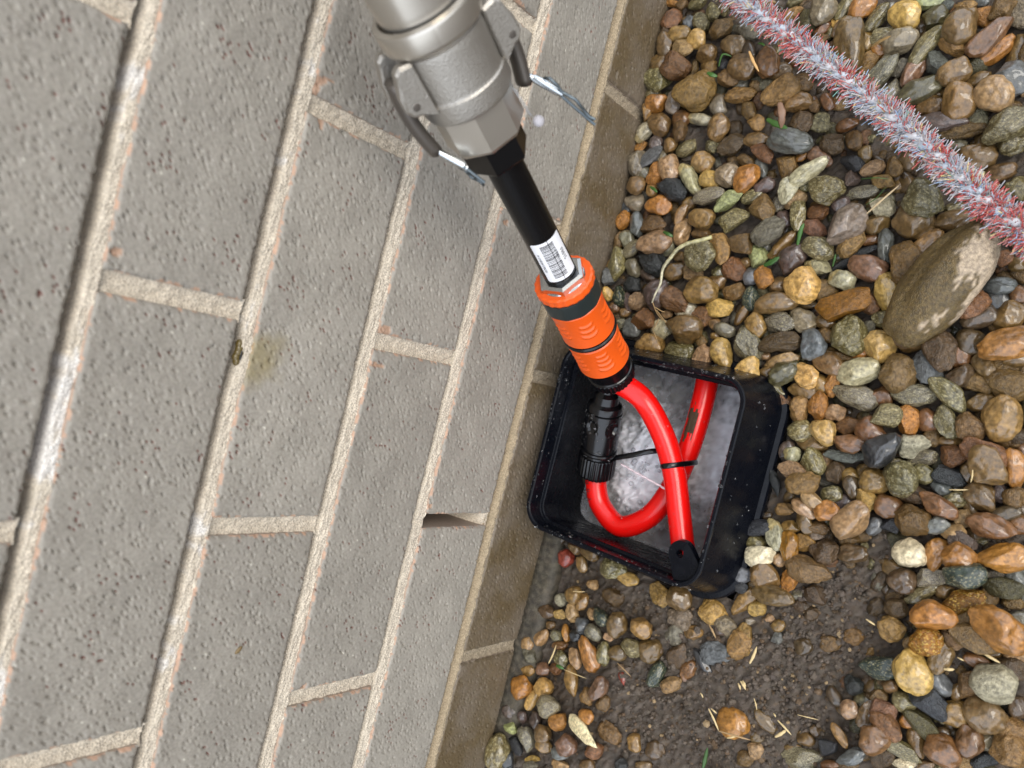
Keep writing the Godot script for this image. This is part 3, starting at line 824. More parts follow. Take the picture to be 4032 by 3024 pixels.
# ---------------------------------------------------------------- ground
func build_ground() -> void:
	var g := Node3D.new()
	g.name = numbered("ground")
	add_child(g)
	g.set_meta("kind", "structure")
	var mb := MB.new()
	var x0 := -0.62
	var x1 := 0.56
	var z0 := 0.0
	var z1 := 0.66
	var st := 0.0023
	var nx := int((x1 - x0) / st)
	var nz := int((z1 - z0) / st)
	var wet := lin(102, 90, 78)
	var light := lin(104, 84, 62)
	for j in nz + 1:
		for i in nx + 1:
			var x := x0 + (x1 - x0) * i / nx
			var z := z0 + (z1 - z0) * j / nz
			var y := fine_soil(x, z)
			var c := wet * (0.85 + 0.35 * N2.get_noise_2d(x * 4000.0, z * 4000.0))
			var cr := N3.get_noise_2d(x * 30000.0 + 50.0, z * 30000.0)
			if cr > 0.42:
				c = c.lerp(light, 0.6)
			if cr < -0.5:
				c = c * 0.6
			mb.vert(Vector3(x, y, z), c)
	for j in nz:
		for i in nx:
			var x := x0 + (x1 - x0) * (i + 0.5) / nx
			var z := z0 + (z1 - z0) * (j + 0.5) / nz
			if absf(x - BOX_C.x) < BOX_HX + 0.008 and absf(z - BOX_C.z) < BOX_HZ + 0.008:
				continue
			var a := j * (nx + 1) + i
			mb.quad(a, a + 1, a + nx + 2, a + nx + 1)
	commit(mb, "soil", M.soil, g)
	# the ground goes on round the part in view
	var out := MB.new()
	out.col = wet
	for r in [[-6.0, x0 + 0.01, -0.0, 6.0], [x1 - 0.01, 6.0, -0.0, 6.0], [x0, x1, z1 - 0.01, 6.0]]:
		var q := []
		for p in [[r[0], r[2]], [r[1], r[2]], [r[1], r[3]], [r[0], r[3]]]:
			q.append(out.vert(Vector3(p[0], -0.022, p[1])))
		out.quad(q[0], q[1], q[2], q[3])
	commit(out, "outer_soil", M.soil, g)
	# bottom of the hole under the box
	var fl := MB.new()
	var m := 60
	for j in m + 1:
		for i in m + 1:
			var x := BOX_C.x + (float(i) / m - 0.5) * 0.21
			var z := BOX_C.z + (float(j) / m - 0.5) * 0.21
			fl.vert(Vector3(x, -0.056 + 0.006 * N2.get_noise_2d(x * 3000.0, z * 3000.0) + 0.012 * ss(-0.09, -0.13, x), z), wet * (0.9 + 0.5 * N2.get_noise_2d(x * 6000.0, z * 6000.0)))
	for j in m:
		for i in m:
			var a := j * (m + 1) + i
			fl.quad(a, a + 1, a + m + 2, a + m + 1)
	commit(fl, "box_floor_soil", M.soil, g)
	# crumbs of earth lying on the bare patch
	var cr := MB.new()
	for k in 9000:
		var u := rng.randf_range(1900, 4000)
		var v := rng.randf_range(2100, 3024)
		var b := bare(u, v)
		if rng.randf() > 0.25 + b:
			continue
		var p := at_y(u, v, -0.012)
		if p.z < 0.03 or (absf(p.x - BOX_C.x) < 0.10 and absf(p.z - BOX_C.z) < 0.11):
			continue
		p.y = fine_soil(p.x, p.z)
		var s := rng.randf_range(0.0006, 0.0020) * (1.0 if rng.randf() < 0.92 else 1.9)
		cr.col = (wet if rng.randf() < 0.8 else light) * rng.randf_range(0.6, 1.3)
		if rng.randf() < 0.03:
			cr.col = lin(176, 150, 112)
		add_ball(cr, p, Vector3(s, s * 0.8, s * rng.randf_range(0.7, 1.2)), 0, Basis(Vector3(rng.randf(), rng.randf(), rng.randf()).normalized(), rng.randf() * 6.0))
	var co := commit(cr, "soil_crumbs", M.soil, null, true)
	tag(co, "small dark crumbs of wet earth strewn over the bare soil", "soil crumbs", "", "stuff")

# ---------------------------------------------------------------- stones
func stone_shape(mb: MB, half: Vector3, form: int, col: Color, letter: String, level: int, at: Vector3, b: Basis, seed_: int) -> void:
	var s := icosphere(level)
	var base := mb.v.size()
	var r := RandomNumberGenerator.new()
	r.seed = seed_
	var o := Vector3(r.randf() * 900.0, r.randf() * 900.0, r.randf() * 900.0)
	var cuts := []
	var many: int = [5, 8, 10][form]
	for k in many:
		var d := Vector3(r.randfn(), r.randfn(), r.randfn()).normalized()
		cuts.append([d, r.randf_range([0.62, 0.66, 0.56][form], [0.93, 0.93, 0.84][form])])
	var low: float = [0.24, 0.28, 0.18][form]
	var hi: float = [0.012, 0.055, 0.03][form]
	var egg := r.randf_range(-0.22, 0.22)
	var sq := r.randf_range(0.0, 0.35)
	var big := maxf(half.x, half.z)
	var freq := clampf(big / 0.010, 0.7, 3.0)
	var band := Vector3(r.randfn(), r.randfn(), r.randfn()).normalized()
	for p: Vector3 in s[0]:
		var q: Vector3 = p
		# blockier than an ellipsoid
		var m := maxf(absf(q.x), maxf(absf(q.y), absf(q.z)))
		q = q.lerp(q / m, sq * 0.35)
		for c in cuts:
			var over: float = q.dot(c[0]) - c[1]
			if over > 0.0:
				q -= c[0] * over * (0.85 if form > 0 else 0.72)
		q *= 1.0 + low * N1.get_noise_3d(p.x * 55.0 + o.x, p.y * 55.0 + o.y, p.z * 55.0 + o.z)
		q *= 1.0 + hi * N2.get_noise_3d(p.x * 130.0 * freq + o.x, p.y * 130.0 * freq + o.y, p.z * 130.0 * freq + o.z)
		q.z *= 1.0 + egg * q.x
		q.y *= 1.0 + egg * 0.6 * q.x
		var k1 := N1.get_noise_3d(p.x * 90.0 + o.y, p.y * 90.0 + o.z, p.z * 90.0 + o.x)
		var k2 := N3.get_noise_3d(p.x * 160.0 * freq + o.z, p.y * 160.0 * freq + o.x, p.z * 160.0 * freq + o.y)
		var cc := col * (1.0 + 0.30 * k1 + 0.16 * k2)
		match letter:
			"s", "x", "v":
				if k2 > 0.30:
					cc = cc.lerp(lin(196, 184, 140), 0.55)
				if k2 < -0.36:
					cc = cc * 0.5
			"a":
				if form == 1 and k2 > 0.34:
					cc = lin(206, 170, 84)
			"l", "w", "y":
				if k2 < -0.5:
					cc = cc * 0.62
			"z":
				var patch := p.x * 0.40 + p.z * 0.80 + 0.65 * k1 + 0.22 * k2
				if patch > 0.50:
					cc = lin(190, 170, 144) * (1.0 + 0.2 * k2)
			"o", "t", "r", "p":
				var st := sin(p.dot(band) * 7.0 + 3.0 * k1)
				cc = cc * (1.0 + 0.10 * st)
				if k1 > 0.42:
					cc = cc.lerp(lin(96, 60, 30), 0.35)
		if letter == "l" and p.x < -0.45 + 0.4 * k1 and seed_ % 3 == 0:
			cc = cc.lerp(lin(186, 160, 96), 0.6)
		mb.vert(at + b * (q * half), cc)
	for k in s[1]:
		mb.ix.append(base + k)

func stone_material(letter: String, form: int) -> Material:
	if letter in ["s", "x"] or (letter == "v" and form == 1):
		return M.speck
	if letter == "z":
		return M.rough
	return M.rough if form > 0 else M.smooth

func place_name(u: float, v: float) -> String:
	var rope := (u - 2900.0) * 0.84
	if v < rope - 260.0:
		return "beyond the fluffy rope"
	if absf(v - rope) < 260.0 and u > 2800.0:
		return "along the fluffy rope"
	if u < 2950.0 and v > 2080.0:
		return "between wall and bare soil"
	if bare(u, v) > 0.35:
		return "sunk in the bare soil"
	if v > 2450.0:
		return "past the bare soil"
	if u > 2850.0 and u < 3330.0 and v > 1400.0:
		return "heaped against the black box"
	if u < 2720.0 and v < 1000.0:
		return "along the wall foot"
	if v < 1500.0 and u < 3000.0:
		return "between pale root and box"
	if v > 1900.0:
		return "near the cream quartz pebble"
	if v > 1350.0:
		return "near the large flat stone"
	return "between rope and black box"

func stone_label(s: Dictionary) -> String:
	var base: Array = STONE_COLOUR[s.c]
	var big: String = "large" if s.ha > 0.020 else ("small" if s.ha < 0.0125 else "")
	var lean: float = s.ha / s.hb
	var aspect: String = "long" if lean > 1.65 else ("round" if lean < 1.2 else "oval")
	var form: String = ["smooth", "rough", "angular"][s.f]
	return " ".join(PackedStringArray([big, aspect, form, base[3], "stone" if s.f == 2 else "pebble", place_name(s.u, s.v)])).strip_edges()

func build_stones() -> void:
	var all := []
	for block in STONES:
		var o: Array = block[0]
		for r in block[1]:
			all.append({"u": o[0] + r[0] * o[2], "v": o[1] + r[1] * o[2], "a": r[2] * o[2], "b": r[3] * o[2], "w": deg_to_rad(r[4]), "c": r[5], "f": r[6], "label": ""})
	for nt in NOTABLE:
		var best = null
		var bd := 60.0
		for s in all:
			var d := Vector2(s.u - nt[0], s.v - nt[1]).length()
			if d < bd:
				bd = d
				best = s
		if best != null:
			best.label = nt[2]
			best.a *= 1.001
	# size and place in metres
	for s in all:
		var p := at_y(s.u, s.v, 0.0)
		var k := ppm(p)
		s.ha = s.a / k * 1.13
		s.hb = s.b / k * 1.13
		s.hc = clampf(s.hb * (0.84 if s.f < 2 else 0.76), 0.003, 0.017)
		s.sunk = bare(s.u, s.v) > 0.35
		var q := at_y(s.u + cos(s.w) * s.a, s.v + sin(s.w) * s.a, 0.0)
		s.turn = atan2(-(q.z - p.z), q.x - p.x)
		s.y = soil_y(p.x, p.z) + s.hc * (0.35 if s.sunk else 0.75)
		s.p = p
	all.sort_custom(func(x, y): return x.a * x.b < y.a * y.b)
	# the larger ones came to rest on the smaller ones
	for pass_ in 3:
		for i in all.size():
			var s = all[i]
			s.p = at_y(s.u, s.v, s.y)
			if s.sunk:
				continue
			var y: float = soil_y(s.p.x, s.p.z) + s.hc * 0.62 + 0.005
			for j in i:
				var t = all[j]
				var dx: float = s.p.x - t.p.x
				var dz: float = s.p.z - t.p.z
				var reach: float = (s.ha + s.hb + t.ha + t.hb) * 0.5
				var d2 := dx * dx + dz * dz
				if d2 < reach * reach:
					var q := 1.0 - sqrt(d2) / reach
					y = maxf(y, t.y + (s.hc + t.hc) * (q - 0.12) * 0.95)
			s.y = minf(y, soil_y(s.p.x, s.p.z) + 0.034 + s.hc * 0.5)
	all.reverse()
	var seen_label := {}
	for s in all.slice(0, 300):
		var lb := stone_label(s)
		seen_label[lb] = seen_label.get(lb, 0) + 1
	var rest := {"smooth": MB.new(), "rough": MB.new(), "speck": MB.new()}
	var n := 0
	for s in all:
		var base: Array = STONE_COLOUR[s.c]
		var col := lin(base[0], base[1], base[2])
		var jit := rng.randf_range(0.90, 1.28)
		col = Color(col.r * jit * rng.randf_range(0.99, 1.10), col.g * jit, col.b * jit * rng.randf_range(0.78, 1.0))
		var p := at_y(s.u, s.v, s.y)
		# keep clear of the wall and the box
		p.z = maxf(p.z, s.hb * 0.7 + 0.001)
		var bs := Basis(Vector3.UP, s.turn) * Basis(Vector3(1, 0, 0), rng.randf_range(-0.25, 0.25)) * Basis(Vector3(0, 0, 1), rng.randf_range(-0.18, 0.18))
		var half := Vector3(s.ha, s.hc, s.hb)
		s.p = p
		var seed_: int = int(s.u) * 7 + int(s.v) * 13
		if n < 300:
			var mb := MB.new()
			stone_shape(mb, half, s.f, col, s.c, 4 if s.ha > 0.009 else 3, Vector3.ZERO, Basis.IDENTITY, seed_)
			var o := commit(mb, "stone" if s.f == 2 else "pebble", stone_material(s.c, s.f))
			o.transform = Transform3D(bs, p)
			var label: String = s.label
			if label == "":
				label = stone_label(s)
				if seen_label[label] > 1:
					# told apart by the largest neighbour
					var best = null
					var near := 0.0
					for t in all.slice(0, 300):
						var d: float = Vector2(t.u - s.u, t.v - s.v).length()
						if t != s and d < (s.a + t.a) * 1.15 and t.a > near:
							near = t.a
							best = t
					if best != null:
						label += " by %s %s one" % ["an" if STONE_COLOUR[best.c][3][0] in "aeiou" else "a", STONE_COLOUR[best.c][3]]
			tag(o, label, "stone" if s.f == 2 else "pebble", label if s.label == "" else "")
		else:
			var which := "speck" if s.c in ["s", "x"] else ("rough" if s.f > 0 else "smooth")
			stone_shape(rest[which], half, s.f, col, s.c, 3, p, bs, seed_)
		n += 1
	# the bed below and the gravel out of view: small stones nobody could count
	var letters := ["t", "b", "b", "k", "v", "b", "r", "k", "v", "g", "k", "n"]
	var made := 0
	var tries := 0
	while made < 1500 and tries < 16000:
		tries += 1
		var far := tries % 5 == 0
		var x := rng.randf_range(-0.60, 0.54)
		var z := rng.randf_range(0.008, 0.64)
		var px := to_px(Vector3(x, -0.005, z))
		var inside := px.x > -40 and px.x < 4080 and px.y > -40 and px.y < 3070
		if inside and far:
			continue
		if not inside and not far:
			continue
		if absf(x - BOX_C.x) < BOX_HX + 0.015 and absf(z - BOX_C.z) < BOX_HZ + 0.015:
			continue
		var b := bare(px.x, px.y)
		if px.x < 2750.0 and px.y > 2150.0:
			b = maxf(b, 0.55)
		if b > 0.0 and rng.randf() < b * 3.0:
			continue
		var ha := rng.randf_range(0.003, 0.0085) if inside else rng.randf_range(0.006, 0.016)
		var half := Vector3(ha, ha * rng.randf_range(0.5, 0.75), ha * rng.randf_range(0.65, 0.95))
		var covered := false
		if inside:
			for s in all:
				var dx: float = s.p.x - x
				var dz: float = s.p.z - z
				var rr: float = (s.ha + s.hb) * 0.36
				if dx * dx + dz * dz < rr * rr:
					covered = true
					break
		if covered:
			continue
		var y := soil_y(x, z) + half.y * rng.randf_range(0.0, 0.4)
		if not inside:
			y += rng.randf_range(0.0, 0.012)
		var letter: String = letters[rng.randi() % letters.size()]
		var cc: Array = STONE_COLOUR[letter]
		var form := rng.randi() % 3
		stone_shape(rest["rough" if form > 0 else "smooth"], half, form, lin(cc[0], cc[1], cc[2]) * rng.randf_range(0.8, 1.15), letter, 2, Vector3(x, y, maxf(z, half.z * 0.8)), Basis(Vector3.UP, rng.randf() * TAU) * Basis(Vector3.RIGHT, rng.randf_range(-0.5, 0.5)), rng.randi())
		made += 1
	var bed := Node3D.new()
	bed.name = numbered("small_gravel")
	add_child(bed)
	tag(bed, "small mixed gravel filling the gaps between the larger pebbles", "gravel", "", "stuff")
	for k in rest:
		commit(rest[k], k + "_gravel", M[k], bed).set_meta("kind", "stuff")
	# wet stones on the floor of the box
	for k in 26:
		var x := BOX_C.x + rng.randf_range(-0.068, 0.068)
		var z := BOX_C.z + rng.randf_range(-0.066, 0.066)
		var ha := rng.randf_range(0.006, 0.013)
		var mb := MB.new()
		var letter: String = letters[rng.randi() % letters.size()]
		var cc: Array = STONE_COLOUR[letter]
		stone_shape(mb, Vector3(ha, ha * 0.6, ha * 0.75), 0, lin(cc[0], cc[1], cc[2]), letter, 3, Vector3.ZERO, Basis.IDENTITY, 900 + k)
		var o := commit(mb, "pebble", M.smooth)
		o.transform = Transform3D(Basis(Vector3.UP, rng.randf() * TAU), Vector3(x, -0.050 + 0.012 * ss(-0.09, -0.13, x), z))
		tag(o, "wet pebble in the water on the floor of the black box", "pebble", "pebbles inside the box")

# ---------------------------------------------------------------- the box and what is in it
func add_drops(mb: MB, spots: Array, lo: float, hi: float) -> void:
	for s in spots:
		var r := rng.randf_range(lo, hi)
		if rng.randf() < 0.12:
			r *= 1.7
		add_ball(mb, s, Vector3(r, r * 0.7, r * rng.randf_range(0.8, 1.3)), 1)

func build_box() -> void:
	var box := thing("valve_box", "open square black plastic irrigation box sunk in the gravel by the wall", "box", BOX_C)
	var mb := MB.new()
	add_frame(mb, [Vector2(0.0150, -0.07), Vector2(0.0145, -0.012), Vector2(0.0135, -0.0105), Vector2(0.0100, -0.0098), Vector2(0.0002, 0.0372)], BOX_HX, BOX_HZ, 0.019)
	commit(mb, "outer_wall", M.black, box)
	mb = MB.new()
	add_frame(mb, [Vector2(0.0002, 0.0368), Vector2(0.0008, 0.0376), Vector2(0.0008, 0.0392), Vector2(0.0, 0.0402), Vector2(-0.0020, 0.0402), Vector2(-0.0029, 0.0392), Vector2(-0.0034, 0.0262), Vector2(-0.0038, 0.0256), Vector2(-0.0056, 0.0254), Vector2(-0.0062, 0.0246), Vector2(-0.0062, 0.0230)], BOX_HX, BOX_HZ, 0.019)
	commit(mb, "rim", M.black, box)
	mb = MB.new()
	add_frame(mb, [Vector2(-0.0062, 0.0232), Vector2(-0.0052, 0.0), Vector2(-0.003, -0.07)], BOX_HX, BOX_HZ, 0.019)
	commit(mb, "inner_wall", M.black, box)
	# screw lug in one corner: a rounded plate with a hole
	var lug := MB.new()
	var c := pre(1470, 1196, 0.0362) - BOX_C
	var corner := Vector3(-BOX_HX + 0.0024, 0, BOX_HZ - 0.0024)
	var cloud := PackedVector2Array()
	for j in 40:
		var a := TAU * j / 40.0
		cloud.append(Vector2(c.x + 0.0100 * cos(a), c.z + 0.0100 * sin(a)))
		if j <= 10:
			# the rim's own rounded corner
			var w := PI * 0.5 + PI * 0.5 * j / 10.0
			cloud.append(Vector2(corner.x + 0.0166 + 0.0166 * cos(w), corner.z - 0.0166 + 0.0166 * sin(w)))
	var hull := Geometry2D.convex_hull(cloud)
	var n := hull.size() - 1
	var rows := [[], [], [], []]
	for j in n + 1:
		var d := Vector3(hull[j].x - c.x, 0, hull[j].y - c.z)
		var reach := d.length()
		d = d.normalized()
		rows[0].append(lug.vert(Vector3(c.x, 0.0310, c.z) + d * reach))
		rows[1].append(lug.vert(Vector3(c.x, 0.0366, c.z) + d * (reach - 0.0008)))
		rows[2].append(lug.vert(Vector3(c.x, 0.0370, c.z) + d * 0.0030))
		rows[3].append(lug.vert(Vector3(c.x, 0.0280, c.z) + d * 0.0026))
	for q in 3:
		for j in n:
			lug.quad(rows[q + 1][j], rows[q][j], rows[q][j + 1], rows[q + 1][j + 1])
	commit(lug, "screw_lug", M.black, box, true)
	# drops standing on the rim and the lug
	var dr := MB.new()
	var spots := []
	for k in 330:
		var o := rng.randf_range(-0.0022, 0.0002)
		var y := 0.0403
		var where := rng.randf()
		if where < 0.35:
			y = rng.randf_range(0.0, 0.036)
			o = 0.0100 - 0.0098 * (y + 0.0098) / 0.047
		elif where < 0.75:
			y = rng.randf_range(0.027, 0.039)
			o = -0.0032
		var side := rng.randi() % 4
		var t := rng.randf_range(-0.85, 0.85)
		var p := Vector3(t * BOX_HX, y, BOX_HZ + o)
		if side == 1:
			p = Vector3(t * BOX_HX, y, -BOX_HZ - o)
		elif side == 2:
			p = Vector3(BOX_HX + o, y, t * BOX_HZ)
		elif side == 3:
			p = Vector3(-BOX_HX - o, y, t * BOX_HZ)
		spots.append(p)
	for k in 9:
		spots.append(Vector3(c.x, 0.0362, c.z) + Vector3(rng.randf_range(-0.008, 0.008), 0, rng.randf_range(-0.008, 0.008)))
	add_drops(dr, spots, 0.0003, 0.0009)
	commit(dr, "water_drops", M.drop, box).set_meta("kind", "stuff")

func hose_path_upper() -> Array:
	var e := RISE_AT - RISE_Y * 0.109
	var pts := [e + RISE_Y * 0.006, e - RISE_Y * 0.008, pre(1388, 862, 0.030), pre(1430, 935, 0.0215), pre(1455, 1015, 0.0155), pre(1466, 1100, 0.0130), pre(1476, 1185, 0.0120), pre(1482, 1240, 0.0120)]
	return curve(pts, 10)

func hose_path_lower() -> Array:
	var pts := [pre(1289, 1000, -0.002), pre(1287, 1035, -0.004), pre(1297, 1090, -0.007), pre(1338, 1136, -0.009), pre(1396, 1120, -0.009), pre(1440, 1072, -0.008), pre(1476, 1000, -0.006), pre(1501, 930, -0.006), pre(1520, 860, -0.008), pre(1532, 800, -0.010)]
	return curve(pts, 10)

func build_hoses() -> void:
	var up := hose_path_upper()
	var lo := hose_path_lower()
	var h := thing("red_hose", "glossy red hose running from orange connector to the box corner", "hose")
	var mb := MB.new()
	add_tube(mb, up, 0.0088, 28)
	commit(mb, "tube", M.hose, h)
	var dr := MB.new()
	var spots := []
	for k in 90:
		var i := rng.randi_range(14, up.size() - 12)
		var t: Vector3 = (up[i + 1] - up[i]).normalized()
		var s := t.cross(Vector3.UP).normalized()
		var a := rng.randf_range(-1.2, 1.2)
		spots.append(up[i] + (s * sin(a) + s.cross(t) * cos(a)) * 0.0088)
	add_drops(dr, spots, 0.0002, 0.0006)
	commit(dr, "water_drops", M.drop, h).set_meta("kind", "stuff")
	var h2 := thing("red_hose", "red hose curling in a loop from the black fitting in the box", "hose")
	mb = MB.new()
	add_tube(mb, lo, 0.0088, 28)
	commit(mb, "tube", M.hose, h2)
	dr = MB.new()
	spots = []
	for k in 90:
		var i := rng.randi_range(4, lo.size() - 6)
		var t: Vector3 = (lo[i + 1] - lo[i]).normalized()
		var s := t.cross(Vector3.UP).normalized()
		var a := rng.randf_range(-1.2, 1.2)
		spots.append(lo[i] + (s * sin(a) + s.cross(t) * cos(a)) * 0.0088)
	add_drops(dr, spots, 0.0002, 0.0006)
	commit(dr, "water_drops", M.drop, h2).set_meta("kind", "stuff")
	# black print on the loop, cut off by the fitting
	var letters := ["I", "H", "H", "Y"]
	for k in 4:
		var i := 8 + k * 3
		var p: Vector3 = lo[i]
		var t: Vector3 = (lo[i + 1] - lo[i]).normalized()
		var s := t.cross(Vector3.UP).normalized()
		var out := (CAM_AT - p).normalized()
		out = (out - t * out.dot(t)).normalized()
		var wallward := out.cross(t).normalized()
		if wallward.z > 0.0:
			wallward = -wallward
		out = (out * 0.62 + wallward * 0.78).normalized()
		var tm := TextMesh.new()
		tm.text = letters[k]
		tm.font_size = 16
		tm.pixel_size = 0.00026
		tm.depth = 0.0002
		var f := SystemFont.new()
		f.font_names = PackedStringArray(["Droid Serif"])
		tm.font = f
		tm.material = M.ink
		var o := MeshInstance3D.new()
		o.mesh = tm
		o.name = "printed_letter"
		h2.add_child(o, true)
		# reads along the hose
		var xax := -t
		var yax := out.cross(xax).normalized()
		o.transform = Transform3D(Basis(xax, yax, out), p + out * 0.0089)
	# mud on the far end of the loop
	var mud := MB.new()
	mud.col = lin(84, 66, 44)
	var i0 := lo.size() - 25
	var grid := []
	for i in 13:
		var row := []
		var t: Vector3 = (lo[i0 + i + 1] - lo[i0 + i]).normalized()
		var s := t.cross(Vector3.UP).normalized()
		for j in 17:
			var a := -0.75 + 1.1 * j / 16.0
			var e := Vector2((i - 6.0) / 6.5, (j - 8.0) / 8.5).length() + 0.9 * N1.get_noise_2d(i * 14.0, j * 11.0)
			row.append([mud.vert(lo[i0 + i] + (s * sin(a) + s.cross(t) * cos(a)) * (0.00886 + 0.0006 * clampf(0.9 - e, 0.0, 1.0))), e])
		grid.append(row)
	for i in 12:
		for j in 16:
			if grid[i][j][1] < 0.8:
				mud.quad(grid[i][j][0], grid[i + 1][j][0], grid[i + 1][j + 1][0], grid[i][j + 1][0])
	commit(mud, "mud_patch", M.soil, h2)
	# cable tie round both hoses where they cross
	var a := pre(1454, 1008, 0.0155)
	var b := pre(1480, 998, -0.006)
	var along: Vector3 = (up[47] - up[40]).normalized()
	var dirn := (b - a)
	dirn = (dirn - along * dirn.dot(along))
	var mid := (a + b) * 0.5
	var d1 := dirn.normalized()
	var d2 := along.cross(d1).normalized()
	var loop := []
	for k in 41:
		var w := TAU * k / 40.0
		loop.append(mid + d1 * cos(w) * (dirn.length() * 0.5 + 0.0098) + d2 * sin(w) * 0.0112)
	var tie := MB.new()
	add_tube(tie, loop, 0.0021, 8, false, 0.45, d1)
	var tie_o := commit(tie, "cable_tie", M.rubber)
	tag(tie_o, "black cable tie strapping the two red hoses together", "cable tie")
	var st := MB.new()
	add_tube(st, curve([pre(1322, 990, 0.002), pre(1360, 984, 0.004), pre(1400, 976, 0.002), pre(1440, 972, -0.006)], 6), 0.0022, 8, true, 0.5)
	var st_o := commit(st, "cable_tie", M.rubber)
	tag(st_o, "black strap running from the black fitting across the foaming water", "cable tie")

func axis_basis(up: Vector3, face: Vector3) -> Basis:
	var y := up.normalized()
	var x := (face - y * face.dot(y)).normalized()
	return Basis(x, y, x.cross(y))

func build_fitting() -> void:
	var p0 := pre(1286, 1022, 0.000)
	var p1 := pre(1312, 846, 0.030)
	var len_ := (p1 - p0).length()
	var t := thing("hose_fitting", "wet black ribbed plastic hose fitting inside the box", "fitting", p0, axis_basis(p1 - p0, CAM_AT - p0))
	var k := len_ / 0.052
	var mb := MB.new()
	add_lathe(mb, [Vector2(0.0, 0.058 * k), Vector2(0.0058, 0.058 * k), Vector2(0.0067, 0.056 * k), Vector2(0.0067, 0.052 * k), Vector2(0.0095, 0.050 * k), Vector2(0.0103, 0.046 * k), Vector2(0.0135, 0.0445 * k), Vector2(0.0143, 0.043 * k), Vector2(0.0143, 0.041 * k), Vector2(0.0132, 0.0405 * k)], 40)
	commit(mb, "cap", M.rubber, t)
	mb = MB.new()
	var prof := [Vector2(0.0132, 0.0405 * k)]
	for q in 21:
		prof.append(Vector2(0.0146, (0.0400 - 0.0215 * q / 20.0) * k))
	add_lathe(mb, prof, 96, ["dimple", k])
	commit(mb, "body", M.rubber, t)
	mb = MB.new()
	add_lathe(mb, [Vector2(0.0146, 0.0185 * k), Vector2(0.0135, 0.0180 * k), Vector2(0.0135, 0.0168 * k), Vector2(0.0147, 0.0164 * k), Vector2(0.0152, 0.0155 * k), Vector2(0.0147, 0.0146 * k), Vector2(0.0138, 0.0142 * k), Vector2(0.0138, 0.0130 * k), Vector2(0.0150, 0.0126 * k)], 48)
	commit(mb, "ring", M.rubber, t)
	mb = MB.new()
	add_lathe(mb, [Vector2(0.0150, 0.0126 * k), Vector2(0.0153, 0.0120 * k), Vector2(0.0153, 0.0015 * k), Vector2(0.0146, 0.0), Vector2(0.0113, 0.0)], 120, ["knurl", 0.022, 30.0])
	commit(mb, "knurled_nut", M.rubber, t)
	var dr := MB.new()
	var spots := []
	for q in 70:
		var a := rng.randf_range(-1.5, 1.5)
		spots.append(Vector3(cos(a), 0, sin(a)) * 0.0147 + Vector3(0, rng.randf_range(0.001, 0.041) * k, 0))
	add_drops(dr, spots, 0.0003, 0.0009)
	commit(dr, "water_drops", M.drop, t).set_meta("kind", "stuff")

func build_water() -> void:
	var w := Node3D.new()
	w.name = numbered("water")
	add_child(w)
	w.set_meta("kind", "structure")
	var mb := MB.new()
	var m := 110
	var foam_at := pre(1392, 1005, -0.034)
	var milk_at := pre(1540, 970, -0.034)
	for j in m + 1:
		for i in m + 1:
			var x := BOX_C.x + (float(i) / m - 0.5) * 0.148
			var z := BOX_C.z + (float(j) / m - 0.5) * 0.150
			var nz := 0.55 * N1.get_noise_2d(x * 5200.0, z * 5200.0) + 0.25 * N2.get_noise_2d(x * 9000.0, z * 9000.0)
			var d := Vector2((x - foam_at.x) / 0.046, (z - foam_at.z - 0.004) / 0.040).length()
			var froth := ss(1.25, 0.35, d + nz)
			var d2 := Vector2((x - milk_at.x) / 0.050, (z - milk_at.z) / 0.022).length()
			var milk := ss(1.3, 0.4, d2 + nz)
			var y := -0.036 + 0.0016 * N2.get_noise_2d(x * 4200.0, z * 4200.0) + froth * (0.004 + 0.0028 * N2.get_noise_2d(x * 4800.0, z * 4800.0))
			var al := clampf(0.24 + 0.85 * froth + 0.50 * milk + 0.12 * N2.get_noise_2d(x * 5000.0 + 40.0, z * 5000.0), 0.06, 0.96)
			mb.vert(Vector3(x, y, z), Color(0.86, 0.87, 0.91, al))
	for j in m:
		for i in m:
			var a := j * (m + 1) + i
			mb.quad(a, a + 1, a + m + 2, a + m + 1)
	commit(mb, "foaming_surface", M.foam, w)
	var bb := MB.new()
	bb.col = Color(0.7, 0.72, 0.76, 0.5)
	for k in 70:
		var r := rng.randf()
		var a := rng.randf() * TAU
		var p := foam_at + Vector3(cos(a) * 0.045, 0, sin(a) * 0.040) * r
		p.y = -0.033 + rng.randf_range(0.0, 0.009) * (1.0 - r)
		add_ball(bb, p, Vector3.ONE * rng.randf_range(0.0005, 0.0022), 2)
	commit(bb, "froth_bubbles", M.foam, w).set_meta("kind", "stuff")
	var jet := MB.new()
	jet.col = Color(0.85, 0.7, 0.74, 0.55)
	var j0 := pre(1342, 1003, 0.008)
	var j1 := pre(1448, 1062, 0.016)
	var path := []
	for k in 25:
		var q := j0.lerp(j1, k / 24.0)
		q += Vector3(0, 0.0008 * sin(k * 1.9), 0.0005 * sin(k * 2.7))
		path.append(q)
	add_tube(jet, path, 0.0009, 8)
	commit(jet, "leaking_jet", M.foam, w)

# ---------------------------------------------------------------- riser, connector and coupling
func rise_basis() -> Basis:
	return axis_basis(RISE_Y, CAM_AT - RISE_AT)

